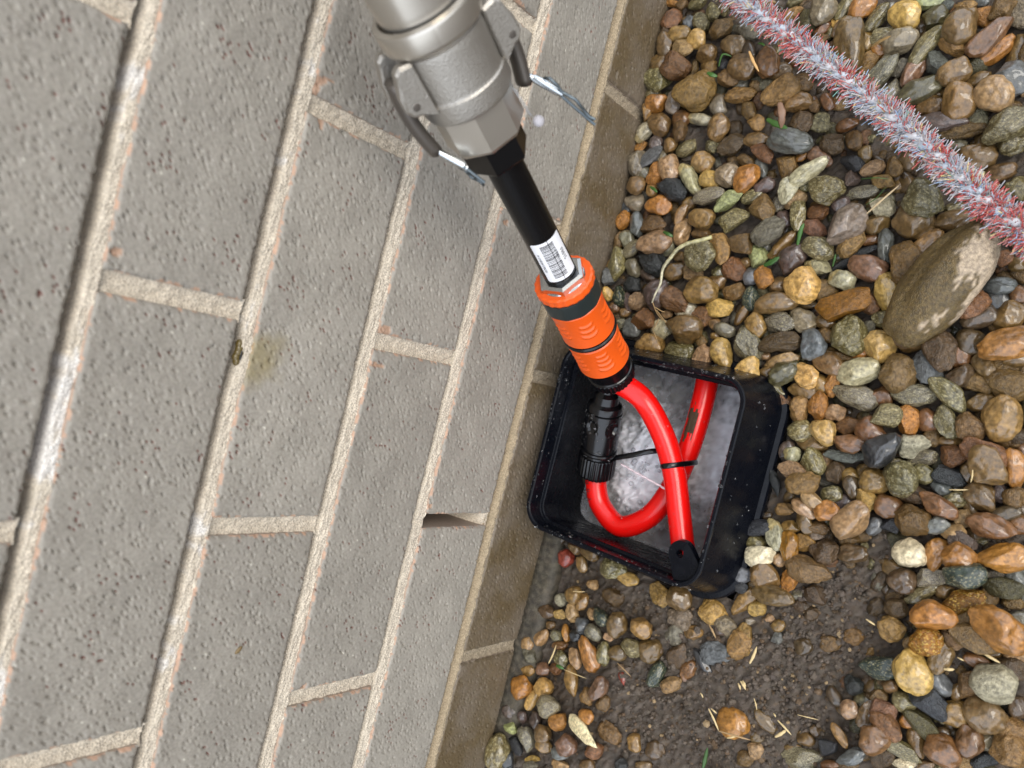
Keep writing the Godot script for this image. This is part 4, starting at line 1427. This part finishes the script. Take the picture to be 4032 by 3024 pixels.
func build_riser() -> void:
	var t := thing("riser_pipe", "black plastic riser pipe with a white barcode sticker", "pipe", RISE_AT, rise_basis())
	var mb := MB.new()
	add_lathe(mb, [Vector2(0.0107, 0.110), Vector2(0.0107, 0.0085), Vector2(0.0104, 0.0075), Vector2(0.0108, 0.0065), Vector2(0.0104, 0.0055), Vector2(0.0108, 0.0045), Vector2(0.0103, 0.0035), Vector2(0.0103, -0.002)], 48)
	commit(mb, "tube", M.pipe, t)
	mb = MB.new()
	add_lathe(mb, [Vector2(0.0, 0.1195), Vector2(0.0170, 0.1195), Vector2(0.0180, 0.1185), Vector2(0.0180, 0.1045), Vector2(0.0168, 0.1030), Vector2(0.0105, 0.1030)], 6, [], 0.35)
	commit(mb, "hexagon_collar", M.pipe, t, true)
	# moulding seam
	mb = MB.new()
	add_box(mb, Transform3D(Basis(Vector3.UP, 0.12), Vector3(cos(0.12) * 0.0107, 0.058, -sin(0.12) * 0.0107)), Vector3(0.0004, 0.098, 0.0005), 0.0001)
	commit(mb, "moulding_seam", M.pipe, t, true)
	# sticker, wrapped round the pipe
	var im := Image.create(256, 360, false, Image.FORMAT_RGB8)
	im.fill(Color8(228, 228, 231))
	var r := RandomNumberGenerator.new()
	r.seed = 314
	var y := 26
	while y < 330:
		var w := r.randi_range(2, 7)
		im.fill_rect(Rect2i(64, y, 104, w), Color8(22, 22, 26))
		y += w + r.randi_range(2, 7)
	var sm := mat(Color.WHITE, 0.4)
	sm.albedo_texture = ImageTexture.create_from_image(im)
	mb = MB.new()
	var n := 24
	var a0 := -1.12
	var a1 := 0.92
	var ys := [0.0435, 0.0428, 0.0105, 0.0098]
	for j in 4:
		for i in n + 1:
			var f := float(i) / n
			if j == 0 or j == 3:
				f = lerpf(0.05, 0.95, f)
			var a := lerpf(a1, a0, f)
			mb.vert(Vector3(cos(a) * 0.01085, ys[j], sin(a) * 0.01085), null, Vector2(f, (0.0435 - ys[j]) / 0.0337))
	for j in 3:
		for i in n:
			var q := j * (n + 1) + i
			mb.quad(q, q + 1, q + n + 2, q + n + 1)
	var stk := commit(mb, "sticker", sm, t)
	stk.set_meta("label", "white barcode sticker with black print")
	for line in [["PR815", -0.72, 26, 0.027], ["1/2\"BSPM x 150mm", -0.36, 15, 0.027], ["9 314838 078330", 0.72, 16, 0.027]]:
		var tm := TextMesh.new()
		tm.text = line[0]
		tm.font_size = line[2]
		tm.pixel_size = 0.00013
		tm.depth = 0.00008
		var f := SystemFont.new()
		f.font_names = PackedStringArray(["Droid Sans"])
		tm.font = f
		tm.material = M.ink
		var o := MeshInstance3D.new()
		o.mesh = tm
		o.name = "printed_line"
		stk.add_child(o, true)
		var nrm := Vector3(cos(line[1]), 0, sin(line[1]))
		var xa := Vector3.DOWN
		o.transform = Transform3D(Basis(xa, nrm.cross(xa), nrm), nrm * 0.0109 + Vector3(0, line[3], 0))

func build_connector() -> void:
	var t := thing("hose_connector", "orange and black snap on hose connector below the riser pipe", "connector", RISE_AT, rise_basis())
	var mb := MB.new()
	add_lathe(mb, [Vector2(0.0105, 0.0062), Vector2(0.0140, 0.0062), Vector2(0.0163, 0.0050), Vector2(0.0163, -0.001)], 6, [], 0.25)
	commit(mb, "steel_nut", M.chrome, t, true)
	mb = MB.new()
	add_lathe(mb, [Vector2(0.0128, 0.0012), Vector2(0.0146, 0.0016), Vector2(0.0152, 0.0008)], 40)
	commit(mb, "washer", M.chrome, t)
	mb = MB.new()
	add_lathe(mb, [Vector2(0.0140, -0.0006), Vector2(0.0145, 0.0006), Vector2(0.0185, 0.0010), Vector2(0.0198, 0.0002), Vector2(0.0200, -0.0040), Vector2(0.0192, -0.0056), Vector2(0.017, -0.0060)], 132, ["wave", 0.012, 22.0])
	commit(mb, "scalloped_collar", M.orange, t)
	mb = MB.new()
	add_lathe(mb, [Vector2(0.0165, -0.0052), Vector2(0.0193, -0.0062), Vector2(0.0196, -0.0085), Vector2(0.0196, -0.0185), Vector2(0.0190, -0.0196)], 110, ["wave", 0.010, 11.0])
	commit(mb, "black_band", M.dark_green, t)
	# two sleeves with finger grips
	for s in [[-0.0194, -0.0518, 3, -0.036], [-0.0565, -0.0885, 4, -0.072]]:
		var prof := [Vector2(0.0178, s[0] + 0.0004), Vector2(0.0190, s[0] - 0.0006)]
		var rows := 46
		for q in rows + 1:
			var f := float(q) / rows
			prof.append(Vector2(0.0192 - 0.0008 * sin(f * PI), lerpf(s[0] - 0.001, s[1] + 0.0012, f)))
		prof.append(Vector2(0.0183, s[1]))
		prof.append(Vector2(0.0165, s[1] - 0.0002))
		mb = MB.new()
		add_lathe(mb, prof, 180, ["grip", s[2], s[3]])
		commit(mb, "grip_sleeve", M.orange, t)
	mb = MB.new()
	add_lathe(mb, [Vector2(0.0172, -0.0515), Vector2(0.0172, -0.0522), Vector2(0.0188, -0.0524), Vector2(0.0197, -0.0534), Vector2(0.0198, -0.0546), Vector2(0.0190, -0.0558), Vector2(0.0172, -0.0560), Vector2(0.0172, -0.0570)], 64)
	commit(mb, "rubber_ring", M.rubber, t)
	mb = MB.new()
	add_lathe(mb, [Vector2(0.0166, -0.0878), Vector2(0.0166, -0.1010), Vector2(0.0174, -0.1016), Vector2(0.0176, -0.1026), Vector2(0.0168, -0.1034)], 64)
	commit(mb, "black_barrel", M.rubber, t)
	mb = MB.new()
	add_lathe(mb, [Vector2(0.0168, -0.1030), Vector2(0.0172, -0.1038), Vector2(0.0172, -0.1105), Vector2(0.0162, -0.1120), Vector2(0.0125, -0.1120)], 136, ["knurl", 0.02, 34.0])
	commit(mb, "knurled_nut", M.rubber, t)

func build_coupling() -> void:
	var t := thing("cam_coupling", "dull aluminium cam lever coupling with two levers and wire clips", "coupling", RISE_AT - RISE_Y * 0.004, rise_basis())
	var mb := MB.new()
	add_lathe(mb, [Vector2(0.0222, 0.149), Vector2(0.0222, 0.1262), Vector2(0.0205, 0.1238), Vector2(0.0130, 0.1236)], 8, [], 0.12)
	commit(mb, "hexagon_end", M.alu_turned, t, true)
	mb = MB.new()
	add_lathe(mb, [Vector2(0.0208, 0.1850), Vector2(0.0232, 0.1840), Vector2(0.0236, 0.1800), Vector2(0.0232, 0.1610), Vector2(0.0236, 0.1596), Vector2(0.0244, 0.1588), Vector2(0.0246, 0.1500), Vector2(0.0236, 0.1478), Vector2(0.0190, 0.1470)], 64)
	commit(mb, "body", M.alu, t)
	# the raised belt where the levers pivot
	mb = MB.new()
	add_lathe(mb, [Vector2(0.0230, 0.1990), Vector2(0.0258, 0.1984), Vector2(0.0264, 0.1970), Vector2(0.0264, 0.1890), Vector2(0.0256, 0.1872), Vector2(0.0230, 0.1866)], 64)
	commit(mb, "collar", M.alu_turned, t)
	mb = MB.new()
	add_lathe(mb, [Vector2(0.0205, 0.262), Vector2(0.0205, 0.236), Vector2(0.0222, 0.2345), Vector2(0.0222, 0.204), Vector2(0.0212, 0.198)], 64)
	commit(mb, "inserted_adapter", M.alu_turned, t)
	var pin_dir := (Vector3(cos(deg_to_rad(315.0)), -0.80, sin(deg_to_rad(315.0)))).normalized()
	for side in 2:
		var phi := deg_to_rad([75.0, 255.0][side])
		var out := Vector3(cos(phi), 0, sin(phi))
		var tan_ := Vector3.UP.cross(out).normalized()
		var fr := Basis(tan_, Vector3.UP, out)
		# two cast ears
		for e in [-1.0, 1.0]:
			mb = MB.new()
			add_prism(mb, Transform3D(fr, tan_ * 0.0108 * e), PackedVector2Array([Vector2(0.0205, 0.1855), Vector2(0.0270, 0.1868), Vector2(0.0300, 0.1850), Vector2(0.0338, 0.1735), Vector2(0.0342, 0.1660), Vector2(0.0318, 0.1622), Vector2(0.0285, 0.1612), Vector2(0.0205, 0.1560)]), 0.0072, 0.0015)
			commit(mb, "ear", M.alu, t, true)
			mb = MB.new()
			var ax := Basis(Vector3.UP, tan_ * e, Vector3.UP.cross(tan_ * e))
			add_lathe(mb, [Vector2(0.0, 0.0006), Vector2(0.0017, 0.0005), Vector2(0.0023, -0.0004), Vector2(0.0023, -0.002)], 18)
			var rv := commit(mb, "rivet", M.lever, t)
			rv.transform = Transform3D(ax, out * 0.0290 + tan_ * 0.01430 * e + Vector3(0, 0.1668, 0))
		# lever arm hanging down along the body
		var path := []
		for q in 13:
			var f := q / 12.0
			path.append(out * (0.0305 + 0.0022 * sin(f * PI) - 0.0012 * f) + Vector3(0, lerpf(0.1770, 0.1340, f), 0))
		mb = MB.new()
		add_tube(mb, path, 0.0062, 12, true, 0.6, out)
		commit(mb, "lever", M.lever, t)
		var end := out * 0.0312 + Vector3(0, 0.1385, 0)
		# bright safety pin through the lever's end
		mb = MB.new()
		add_tube(mb, [end, end + pin_dir * 0.008, end + pin_dir * 0.021], [0.0017, 0.0019, 0.0018], 14)
		var off := pin_dir.cross(out).normalized() * 0.0026
		add_tube(mb, [end + pin_dir * 0.006 + off, end + pin_dir * 0.013 + off, end + pin_dir * 0.023 + off * 0.4], [0.0013, 0.0018, 0.0014], 14)
		commit(mb, "safety_pin", M.steel, t)
		# bent wire clip
		var q0 := end + pin_dir * 0.020
		var b1 := off.normalized()
		mb = MB.new()
		var fwd := (pin_dir + Vector3(0, -0.5, 0)).normalized() * (0.55 if side == 0 else 1.0)
		add_tube(mb, [q0, q0 + fwd * 0.012, q0 + fwd * 0.026], 0.0009, 8)
		var z := [q0 - fwd * 0.009 + b1 * 0.003, q0 - fwd * 0.006 + b1 * 0.0075, q0 - fwd * 0.001 + b1 * 0.0072, q0 + fwd * 0.002 + b1 * 0.0045, q0 + fwd * 0.006 + b1 * 0.0060, q0 + fwd * 0.011 + b1 * 0.0088, q0 + fwd * 0.016 + b1 * 0.0060, q0 + fwd * 0.021 + b1 * 0.0035, q0 + fwd * 0.025 + b1 * 0.0055]
		add_tube(mb, z, 0.0009, 8)
		commit(mb, "wire_clip", M.wire, t)
	# a tail of thread tape sticking out of the joint
	mb = MB.new()
	var p := Vector3(0.006, 0.142, -0.0205)
	for k in 9:
		var f := k / 8.0
		var q := p + Vector3(0.002 * sin(f * 5.0), -0.020 * f, -0.0012 - 0.002 * f)
		mb.vert(q + Vector3(0.0022, 0, -0.0008))
		mb.vert(q - Vector3(0.0022, 0, -0.0008))
	for k in 8:
		mb.quad(k * 2, k * 2 + 1, k * 2 + 3, k * 2 + 2)
	commit(mb, "thread_tape_tail", M.tape, t)
	# a drop falling beside the pipe
	var d := MB.new()
	add_ball(d, Vector3.ZERO, Vector3(0.0031, 0.0034, 0.0031), 3)
	var dm := mat(Color(0.80, 0.79, 0.82, 0.45), 0.3)
	dm.transparency = BaseMaterial3D.TRANSPARENCY_ALPHA
	var o := commit(d, "water_drop", dm)
	o.position = RISE_AT + rise_basis() * Vector3(0.0, 0.1106, -0.0267)
	tag(o, "pale water drop falling beside the black riser pipe", "water drop")

# ---------------------------------------------------------------- rope
func build_rope() -> void:
	var t := thing("frayed_rope", "fluffy frayed red and white rope lying across the gravel", "rope")
	var pts := []
	for p in [[1560, -40], [1600, 0], [1700, 75], [1800, 155], [1900, 234], [2000, 320], [2100, 410], [2190, 482], [2260, 540]]:
		pts.append(pre(p[0], p[1], 0.026 + 0.002 * sin(p[0] * 0.013)))
	var path := curve(pts, 26)
	var whites := [lin(176, 184, 194), lin(190, 190, 194), lin(180, 192, 208)]
	for s in 2:
		var mb := MB.new()
		var line := []
		var run := 0.0
		var rad := []
		for k in path.size():
			if k > 0:
				run += (path[k] - path[k - 1]).length()
			var tg: Vector3 = (path[mini(k + 1, path.size() - 1)] - path[maxi(k - 1, 0)]).normalized()
			var sd := tg.cross(Vector3.UP).normalized()
			var w := run * TAU / 0.021 + PI * s
			line.append(path[k] + (sd * cos(w) + Vector3.UP * sin(w)) * 0.0022)
			rad.append(0.0027 + 0.0006 * sin(run * 1500.0 + s))
		mb.col = whites[s]
		add_tube(mb, line, rad, 10)
		commit(mb, "twisted_strand", M.strand, t)
	var fm := MB.new()
	var cols := [lin(190, 190, 196), lin(172, 178, 190), lin(196, 188, 184), lin(198, 98, 94), lin(182, 80, 76), lin(206, 140, 136), lin(150, 176, 206), lin(214, 196, 140), lin(120, 170, 160)]
	for k in 4400:
		var i := rng.randi_range(0, path.size() - 2)
		var c: Vector3 = path[i].lerp(path[i + 1], rng.randf())
		var tg: Vector3 = (path[i + 1] - path[i]).normalized()
		var sd := tg.cross(Vector3.UP).normalized()
		# cut fibres stand out in tufts to both sides of the twisted core
		var a := rng.randfn(0.65, 0.5)
		if rng.randf() < 0.5:
			a = PI - a
		var d := (sd * cos(a) + Vector3.UP * sin(a) * 0.8).normalized()
		if d.y < -0.5:
			d.y = 0.1
		d = (d + tg * rng.randfn(-0.15, 0.28)).normalized()
		var tuft := N1.get_noise_2d(c.x * 3000.0 + cos(a) * 30.0, c.z * 3000.0 + sin(a) * 30.0)
		var ln := rng.randf_range(0.0045, 0.0095) * (1.0 + 0.2 * tuft)
		if absf(d.dot(Vector3.UP)) > 0.75:
			ln *= 0.75
		var red := 0.6 * N1.get_noise_2d(c.x * 2300.0 + 80.0, c.z * 2300.0) + 1.1 * (rng.randf() - 0.5)
		var fall := float(i) / path.size()
		var pick := 0
		if red > 0.12 - 0.22 * fall:
			pick = 3 + rng.randi() % 3
		else:
			pick = rng.randi() % 3
		var odd := rng.randf()
		if odd < 0.05:
			pick = 6
		elif odd < 0.085:
			pick = 7
		elif odd < 0.10:
			pick = 8
		fm.col = cols[pick] * rng.randf_range(0.8, 1.05)
		var bend := Vector3(rng.randfn(), rng.randfn() - 0.6, rng.randfn()) * 0.0011
		var p0 := c + d * 0.0028
		add_tube(fm, [p0, p0 + d * ln * 0.5 + bend * 0.4, p0 + d * ln + bend * 1.6], 0.00030, 4, false)
	commit(fm, "loose_fibres", M.fibre, t).set_meta("kind", "stuff")

# ---------------------------------------------------------------- litter
func blade(called: String, label: String, category: String, pts: Array, width: float, col: Color, m: Material, group := "") -> void:
	# pts: photo pixels and height above the ground
	var mb := MB.new()
	var path := []
	for p in pts:
		path.append(at_y(p[0], p[1], p[2]))
	path = curve(path, 5)
	var n := path.size()
	var rad := []
	for k in n:
		var f := float(k) / (n - 1)
		rad.append(width * 0.5 * (0.12 + 0.88 * pow(sin(PI * clampf(0.10 + 0.88 * f, 0.0, 1.0)), 0.8)) * (1.0 + 0.12 * sin(f * 19.0)))
	mb.col = col
	add_tube(mb, path, rad, 6, true, 0.22 if m == M.leaf else 0.6, Vector3(0.1, 1, 0.2))
	tag(commit(mb, called, m), label, category, group)

func build_litter() -> void:
	# the pale sprouted root lying on the gravel
	var rt := thing("sprouted_root", "pale yellow green sprouting root draped over the pebbles", "root")
	var pts := []
	for p in [[2802, 934, 0.020], [2762, 945, 0.024], [2707, 959, 0.026], [2668, 981, 0.026], [2639, 1017, 0.025], [2617, 1046, 0.024], [2607, 1072, 0.023], [2600, 1119, 0.023], [2581, 1156, 0.022], [2567, 1192, 0.019]]:
		pts.append(at_y(p[0], p[1], p[2]))
	var path := curve(pts, 6)
	var rad := []
	for k in path.size():
		var f := float(k) / path.size()
		rad.append(lerpf(0.0016, 0.0005, f * f) * (1.0 + 0.12 * sin(k * 1.7)))
	var mb := MB.new()
	mb.col = lin(176, 168, 112)
	add_tube(mb, path, rad, 10)
	for k in mb.c.size():
		mb.c[k] = mb.c[k].lerp(lin(214, 206, 178), float(k) / mb.c.size())
	commit(mb, "stem", M.smooth, rt)
	mb = MB.new()
	mb.col = lin(158, 128, 84)
	for s in [[2570, 1190, 2585, 1230, 2610, 1262], [2585, 1222, 2600, 1240, 2622, 1270], [2580, 1210, 2605, 1225, 2618, 1228]]:
		add_tube(mb, curve([at_y(s[0], s[1], 0.019), at_y(s[2], s[3], 0.017), at_y(s[4], s[5], 0.015)], 5), 0.00035, 5)
	commit(mb, "rootlets", M.straw, rt)
	# straws
	var straw := lin(192, 170, 124)
	var dull := lin(150, 122, 84)
	var g := "dry straws scattered over the bare soil"
	var st := [
	[[2790, 2790], [2830, 2878], 1.5, "dry pale straw leaning on the glossy orange brown pebble"],
	[[2830, 2878], [2955, 2914], 1.5, "dry pale straw lying across the foot of the glossy orange brown pebble"],
	[[2800, 2790], [2822, 2810], 1.3, "dry pale straw leaning on the glossy orange brown pebble"],
	[[2862, 2906], [2905, 2896], 1.4, "dry pale straw lying across the foot of the glossy orange brown pebble"],
	[[3062, 2836], [3116, 2894], 1.4, ""], [[3052, 2902], [3098, 2872], 2.4, ""], [[2952, 2612], [2980, 2546], 2.2, ""],
	[[2906, 2690], [2915, 2716], 1.6, ""], [[2916, 2682], [2936, 2716], 1.8, ""], [[2924, 2680], [2936, 2706], 1.6, ""], [[2792, 2460], [2818, 2512], 1.6, ""],
	[[2969, 2750], [2980, 2796], 0.9, ""], [[3140, 2814], [3222, 2834], 0.7, ""], [[2758, 2728], [2768, 2748], 1.2, ""], [[3045, 2808], [3054, 2824], 1.2, ""],
	[[2256, 2328], [2305, 2330], 0.8, ""], [[2160, 2612], [2190, 2540], 1.4, ""], [[2220, 2636], [2310, 2672], 0.7, ""], [[2430, 2610], [2485, 2665], 0.9, ""],
	[[3410, 2438], [3446, 2462], 1.3, ""], [[3716, 2634], [3758, 2636], 2.0, ""], [[3868, 2570], [3938, 2610], 1.7, ""], [[3912, 2538], [3945, 2572], 1.0, ""], [[3770, 2588], [3796, 2602], 1.0, ""], [[3692, 2518], [3712, 2500], 0.9, ""],
	[[2568, 1300], [2596, 1250], 0.9, ""], [[2572, 1302], [2592, 1358], 0.8, ""], [[3830, 1850], [3822, 1900], 0.9, ""], [[3736, 1928], [3812, 1928], 0.8, ""]]
	for s in st:
		var label: String = s[3]
		var grp := g
		var hgt := 0.004
		if label == "":
			if s[0][1] < 2000:
				label = "thin dry straw caught between the gravel stones"
				hgt = 0.020
			elif s[0][0] > 3390:
				label = "dry straw stuck among the stones past the bare soil"
				hgt = 0.010
			elif s[0][0] < 2500:
				label = "dry straw lying between the wall foot and the bare soil"
			else:
				label = "short dry straw lying flat on the bare soil"
			grp = label
		else:
			hgt = 0.008
			grp = label
		var mid := [(s[0][0] + s[1][0]) * 0.5 + 2.0, (s[0][1] + s[1][1]) * 0.5 + 1.0, hgt - 0.006]
		blade("dry_straw", label, "straw", [[s[0][0], s[0][1], hgt - 0.007], mid, [s[1][0], s[1][1], hgt - 0.008]], s[2] * 0.001, straw if rng.randf() < 0.7 else dull, M.straw, grp)
	# twigs
	blade("twig", "brown dry twig lying between pebbles beyond the rope", "twig", [[3432, 182, 0.026], [3470, 160, 0.030], [3508, 142, 0.032]], 0.0026, lin(136, 108, 66), M.straw)
	blade("twig", "tan dry twig lying on a smooth brown pebble near the wall", "twig", [[2950, 202, 0.028], [2965, 240, 0.029], [2988, 282, 0.026]], 0.0024, lin(190, 150, 96), M.straw)
	blade("twig", "thin pinkish grass stalk lying beside the rope on the gravel", "twig", [[3412, 842, 0.022], [3470, 790, 0.024], [3540, 730, 0.022]], 0.0015, lin(170, 150, 116), M.straw)
	# green bits
	var green := lin(58, 92, 38)
	var grass := [
	[[[2830, 262, 0.022], [2845, 215, 0.026], [2880, 222, 0.024]], 2.6, "bent green grass blade between brown pebbles near the wall"],
	[[[3020, 468, 0.012], [3060, 490, 0.014], [3100, 505, 0.014]], 7.5, "broad glossy green leaf under the small brown leaf"],
	[[[3008, 1045, 0.016], [3040, 1030, 0.018], [3068, 1012, 0.018]], 7.0, "dark green leaf scrap beside the maroon pebble"],
	[[[3140, 965, 0.018], [3152, 910, 0.024], [3166, 880, 0.024]], 5.0, "curled green leaf beside the striped orange pebble"],
	[[[3278, 1050, 0.014], [3286, 1020, 0.018], [3290, 1000, 0.018]], 2.6, "narrow green blade beside a pale grey stone"],
	[[[2612, 912, 0.016], [2632, 922, 0.018], [2650, 932, 0.016]], 5.0, "green leaf scrap tucked under a pinkish tan pebble"],
	[[[2560, 735, 0.014], [2575, 745, 0.016], [2588, 758, 0.016]], 4.0, "green leaf scrap under a dark grey pebble by the wall"],
	[[[2768, 3024, -0.006], [2776, 2990, -0.002], [2786, 2945, 0.006]], 5.0, "green grass blade lying on the bare soil"],
	[[[2985, 170, 0.018], [3000, 172, 0.020], [3012, 180, 0.020]], 3.0, "green blade tip beside the start of the rope"],
	[[[2190, 2620, 0.002], [2205, 2626, 0.003], [2220, 2634, 0.002]], 5.0, "small green leaf tip among pebbles by the wall foot"],
	[[[3390, 705, 0.020], [3450, 700, 0.024], [3500, 705, 0.022]], 1.0, "thin green grass thread lying along the gravel by the rope"],
	[[[3410, 806, 0.020], [3450, 780, 0.022], [3490, 735, 0.022]], 1.0, "thin curled green grass thread near the pinkish stalk"],
	[[[2785, 285, 0.022], [2805, 295, 0.023], [2825, 300, 0.021]], 6.0, "frilly green moss scrap on the big rough stone"]]
	for b in grass:
		blade("grass_blade", b[2], "grass", b[0], b[1] * 0.00062, green * rng.randf_range(0.75, 1.15), M.leaf)
	blade("brown_leaf", "small narrow brown leaf standing among the pebbles by the rope", "leaf", [[3070, 404, 0.026], [3078, 450, 0.028], [3076, 505, 0.020]], 0.0058, lin(128, 100, 80), M.leaf)
	# the seed and the wet blob on the wall
	var sd := MB.new()
	sd.col = lin(112, 94, 62)
	add_ball(sd, Vector3.ZERO, Vector3(0.0028, 0.0014, 0.0008), 2)
	var so := commit(sd, "seed_husk", M.straw)
	so.transform = Transform3D(Basis(Vector3(0, 0, 1), -0.7), at_z(940, 2560, 0.0008))
	tag(so, "tiny brown seed husk stuck on the brick face", "seed")
	var bl := thing("cocoon", "small wet amber brown cocoon stuck in the mortar joint", "cocoon", at_z(942, 1390, -0.002))
	var bm := MB.new()
	for k in 5:
		add_ball(bm, Vector3(0.0024 * (k - 2), 0.0007 * sin(k * 2.0), -0.0012), Vector3(0.0026, 0.0028 - 0.0005 * absf(k - 2), 0.0022), 3)
	commit(bm, "husk", M.amber, bl)
	bm = MB.new()
	add_ball(bm, Vector3(-0.001, -0.0008, 0.0009), Vector3(0.0028, 0.0007, 0.0006), 2)
	commit(bm, "slit", M.rubber, bl)

# ---------------------------------------------------------------- scene
func _ready() -> void:
	rng.seed = 20240611
	# camera
	var cam := Camera3D.new()
	cam.name = "camera"
	add_child(cam)
	cam.transform = Transform3D(Basis(CAM_RIGHT, CAM_UP, CAM_BACK).orthonormalized(), CAM_AT)
	var lens := CameraAttributesPhysical.new()
	lens.frustum_focal_length = 35.21
	lens.frustum_focus_distance = 0.56
	lens.exposure_aperture = 9.0
	lens.frustum_near = 0.01
	lens.frustum_far = 60.0
	cam.attributes = lens
	cam.fov = 52.855
	cam.near = 0.01
	cam.far = 60.0
	cam.current = true
	# overcast daylight
	var env := Environment.new()
	env.background_mode = Environment.BG_SKY
	var skym := ProceduralSkyMaterial.new()
	skym.sky_top_color = Color(0.86, 0.89, 0.94)
	skym.sky_horizon_color = Color(0.80, 0.82, 0.84)
	skym.ground_bottom_color = Color(0.16, 0.15, 0.13)
	skym.ground_horizon_color = Color(0.3, 0.3, 0.29)
	skym.sun_angle_max = 1.0
	var sky := Sky.new()
	sky.sky_material = skym
	env.sky = sky
	env.background_energy_multiplier = 1.5
	env.tonemap_mode = Environment.TONE_MAPPER_LINEAR
	env.tonemap_exposure = 2.08
	env.sdfgi_enabled = true
	env.ssao_enabled = true
	env.ssil_enabled = true
	var we := WorldEnvironment.new()
	we.name = "world_environment"
	we.environment = env
	add_child(we)
	var sun := DirectionalLight3D.new()
	sun.name = "sun"
	sun.light_energy = 0.32
	sun.light_angular_distance = 30.0
	sun.light_color = Color(1.0, 0.985, 0.96)
	sun.shadow_enabled = true
	add_child(sun)
	sun.look_at_from_position(Vector3(0.30, 0.95, 0.85), Vector3.ZERO)

	make_materials()
	build_wall()
	build_ground()
	build_box()
	build_water()
	build_hoses()
	build_fitting()
	build_connector()
	build_riser()
	build_coupling()
	build_stones()
	build_rope()
	build_litter()
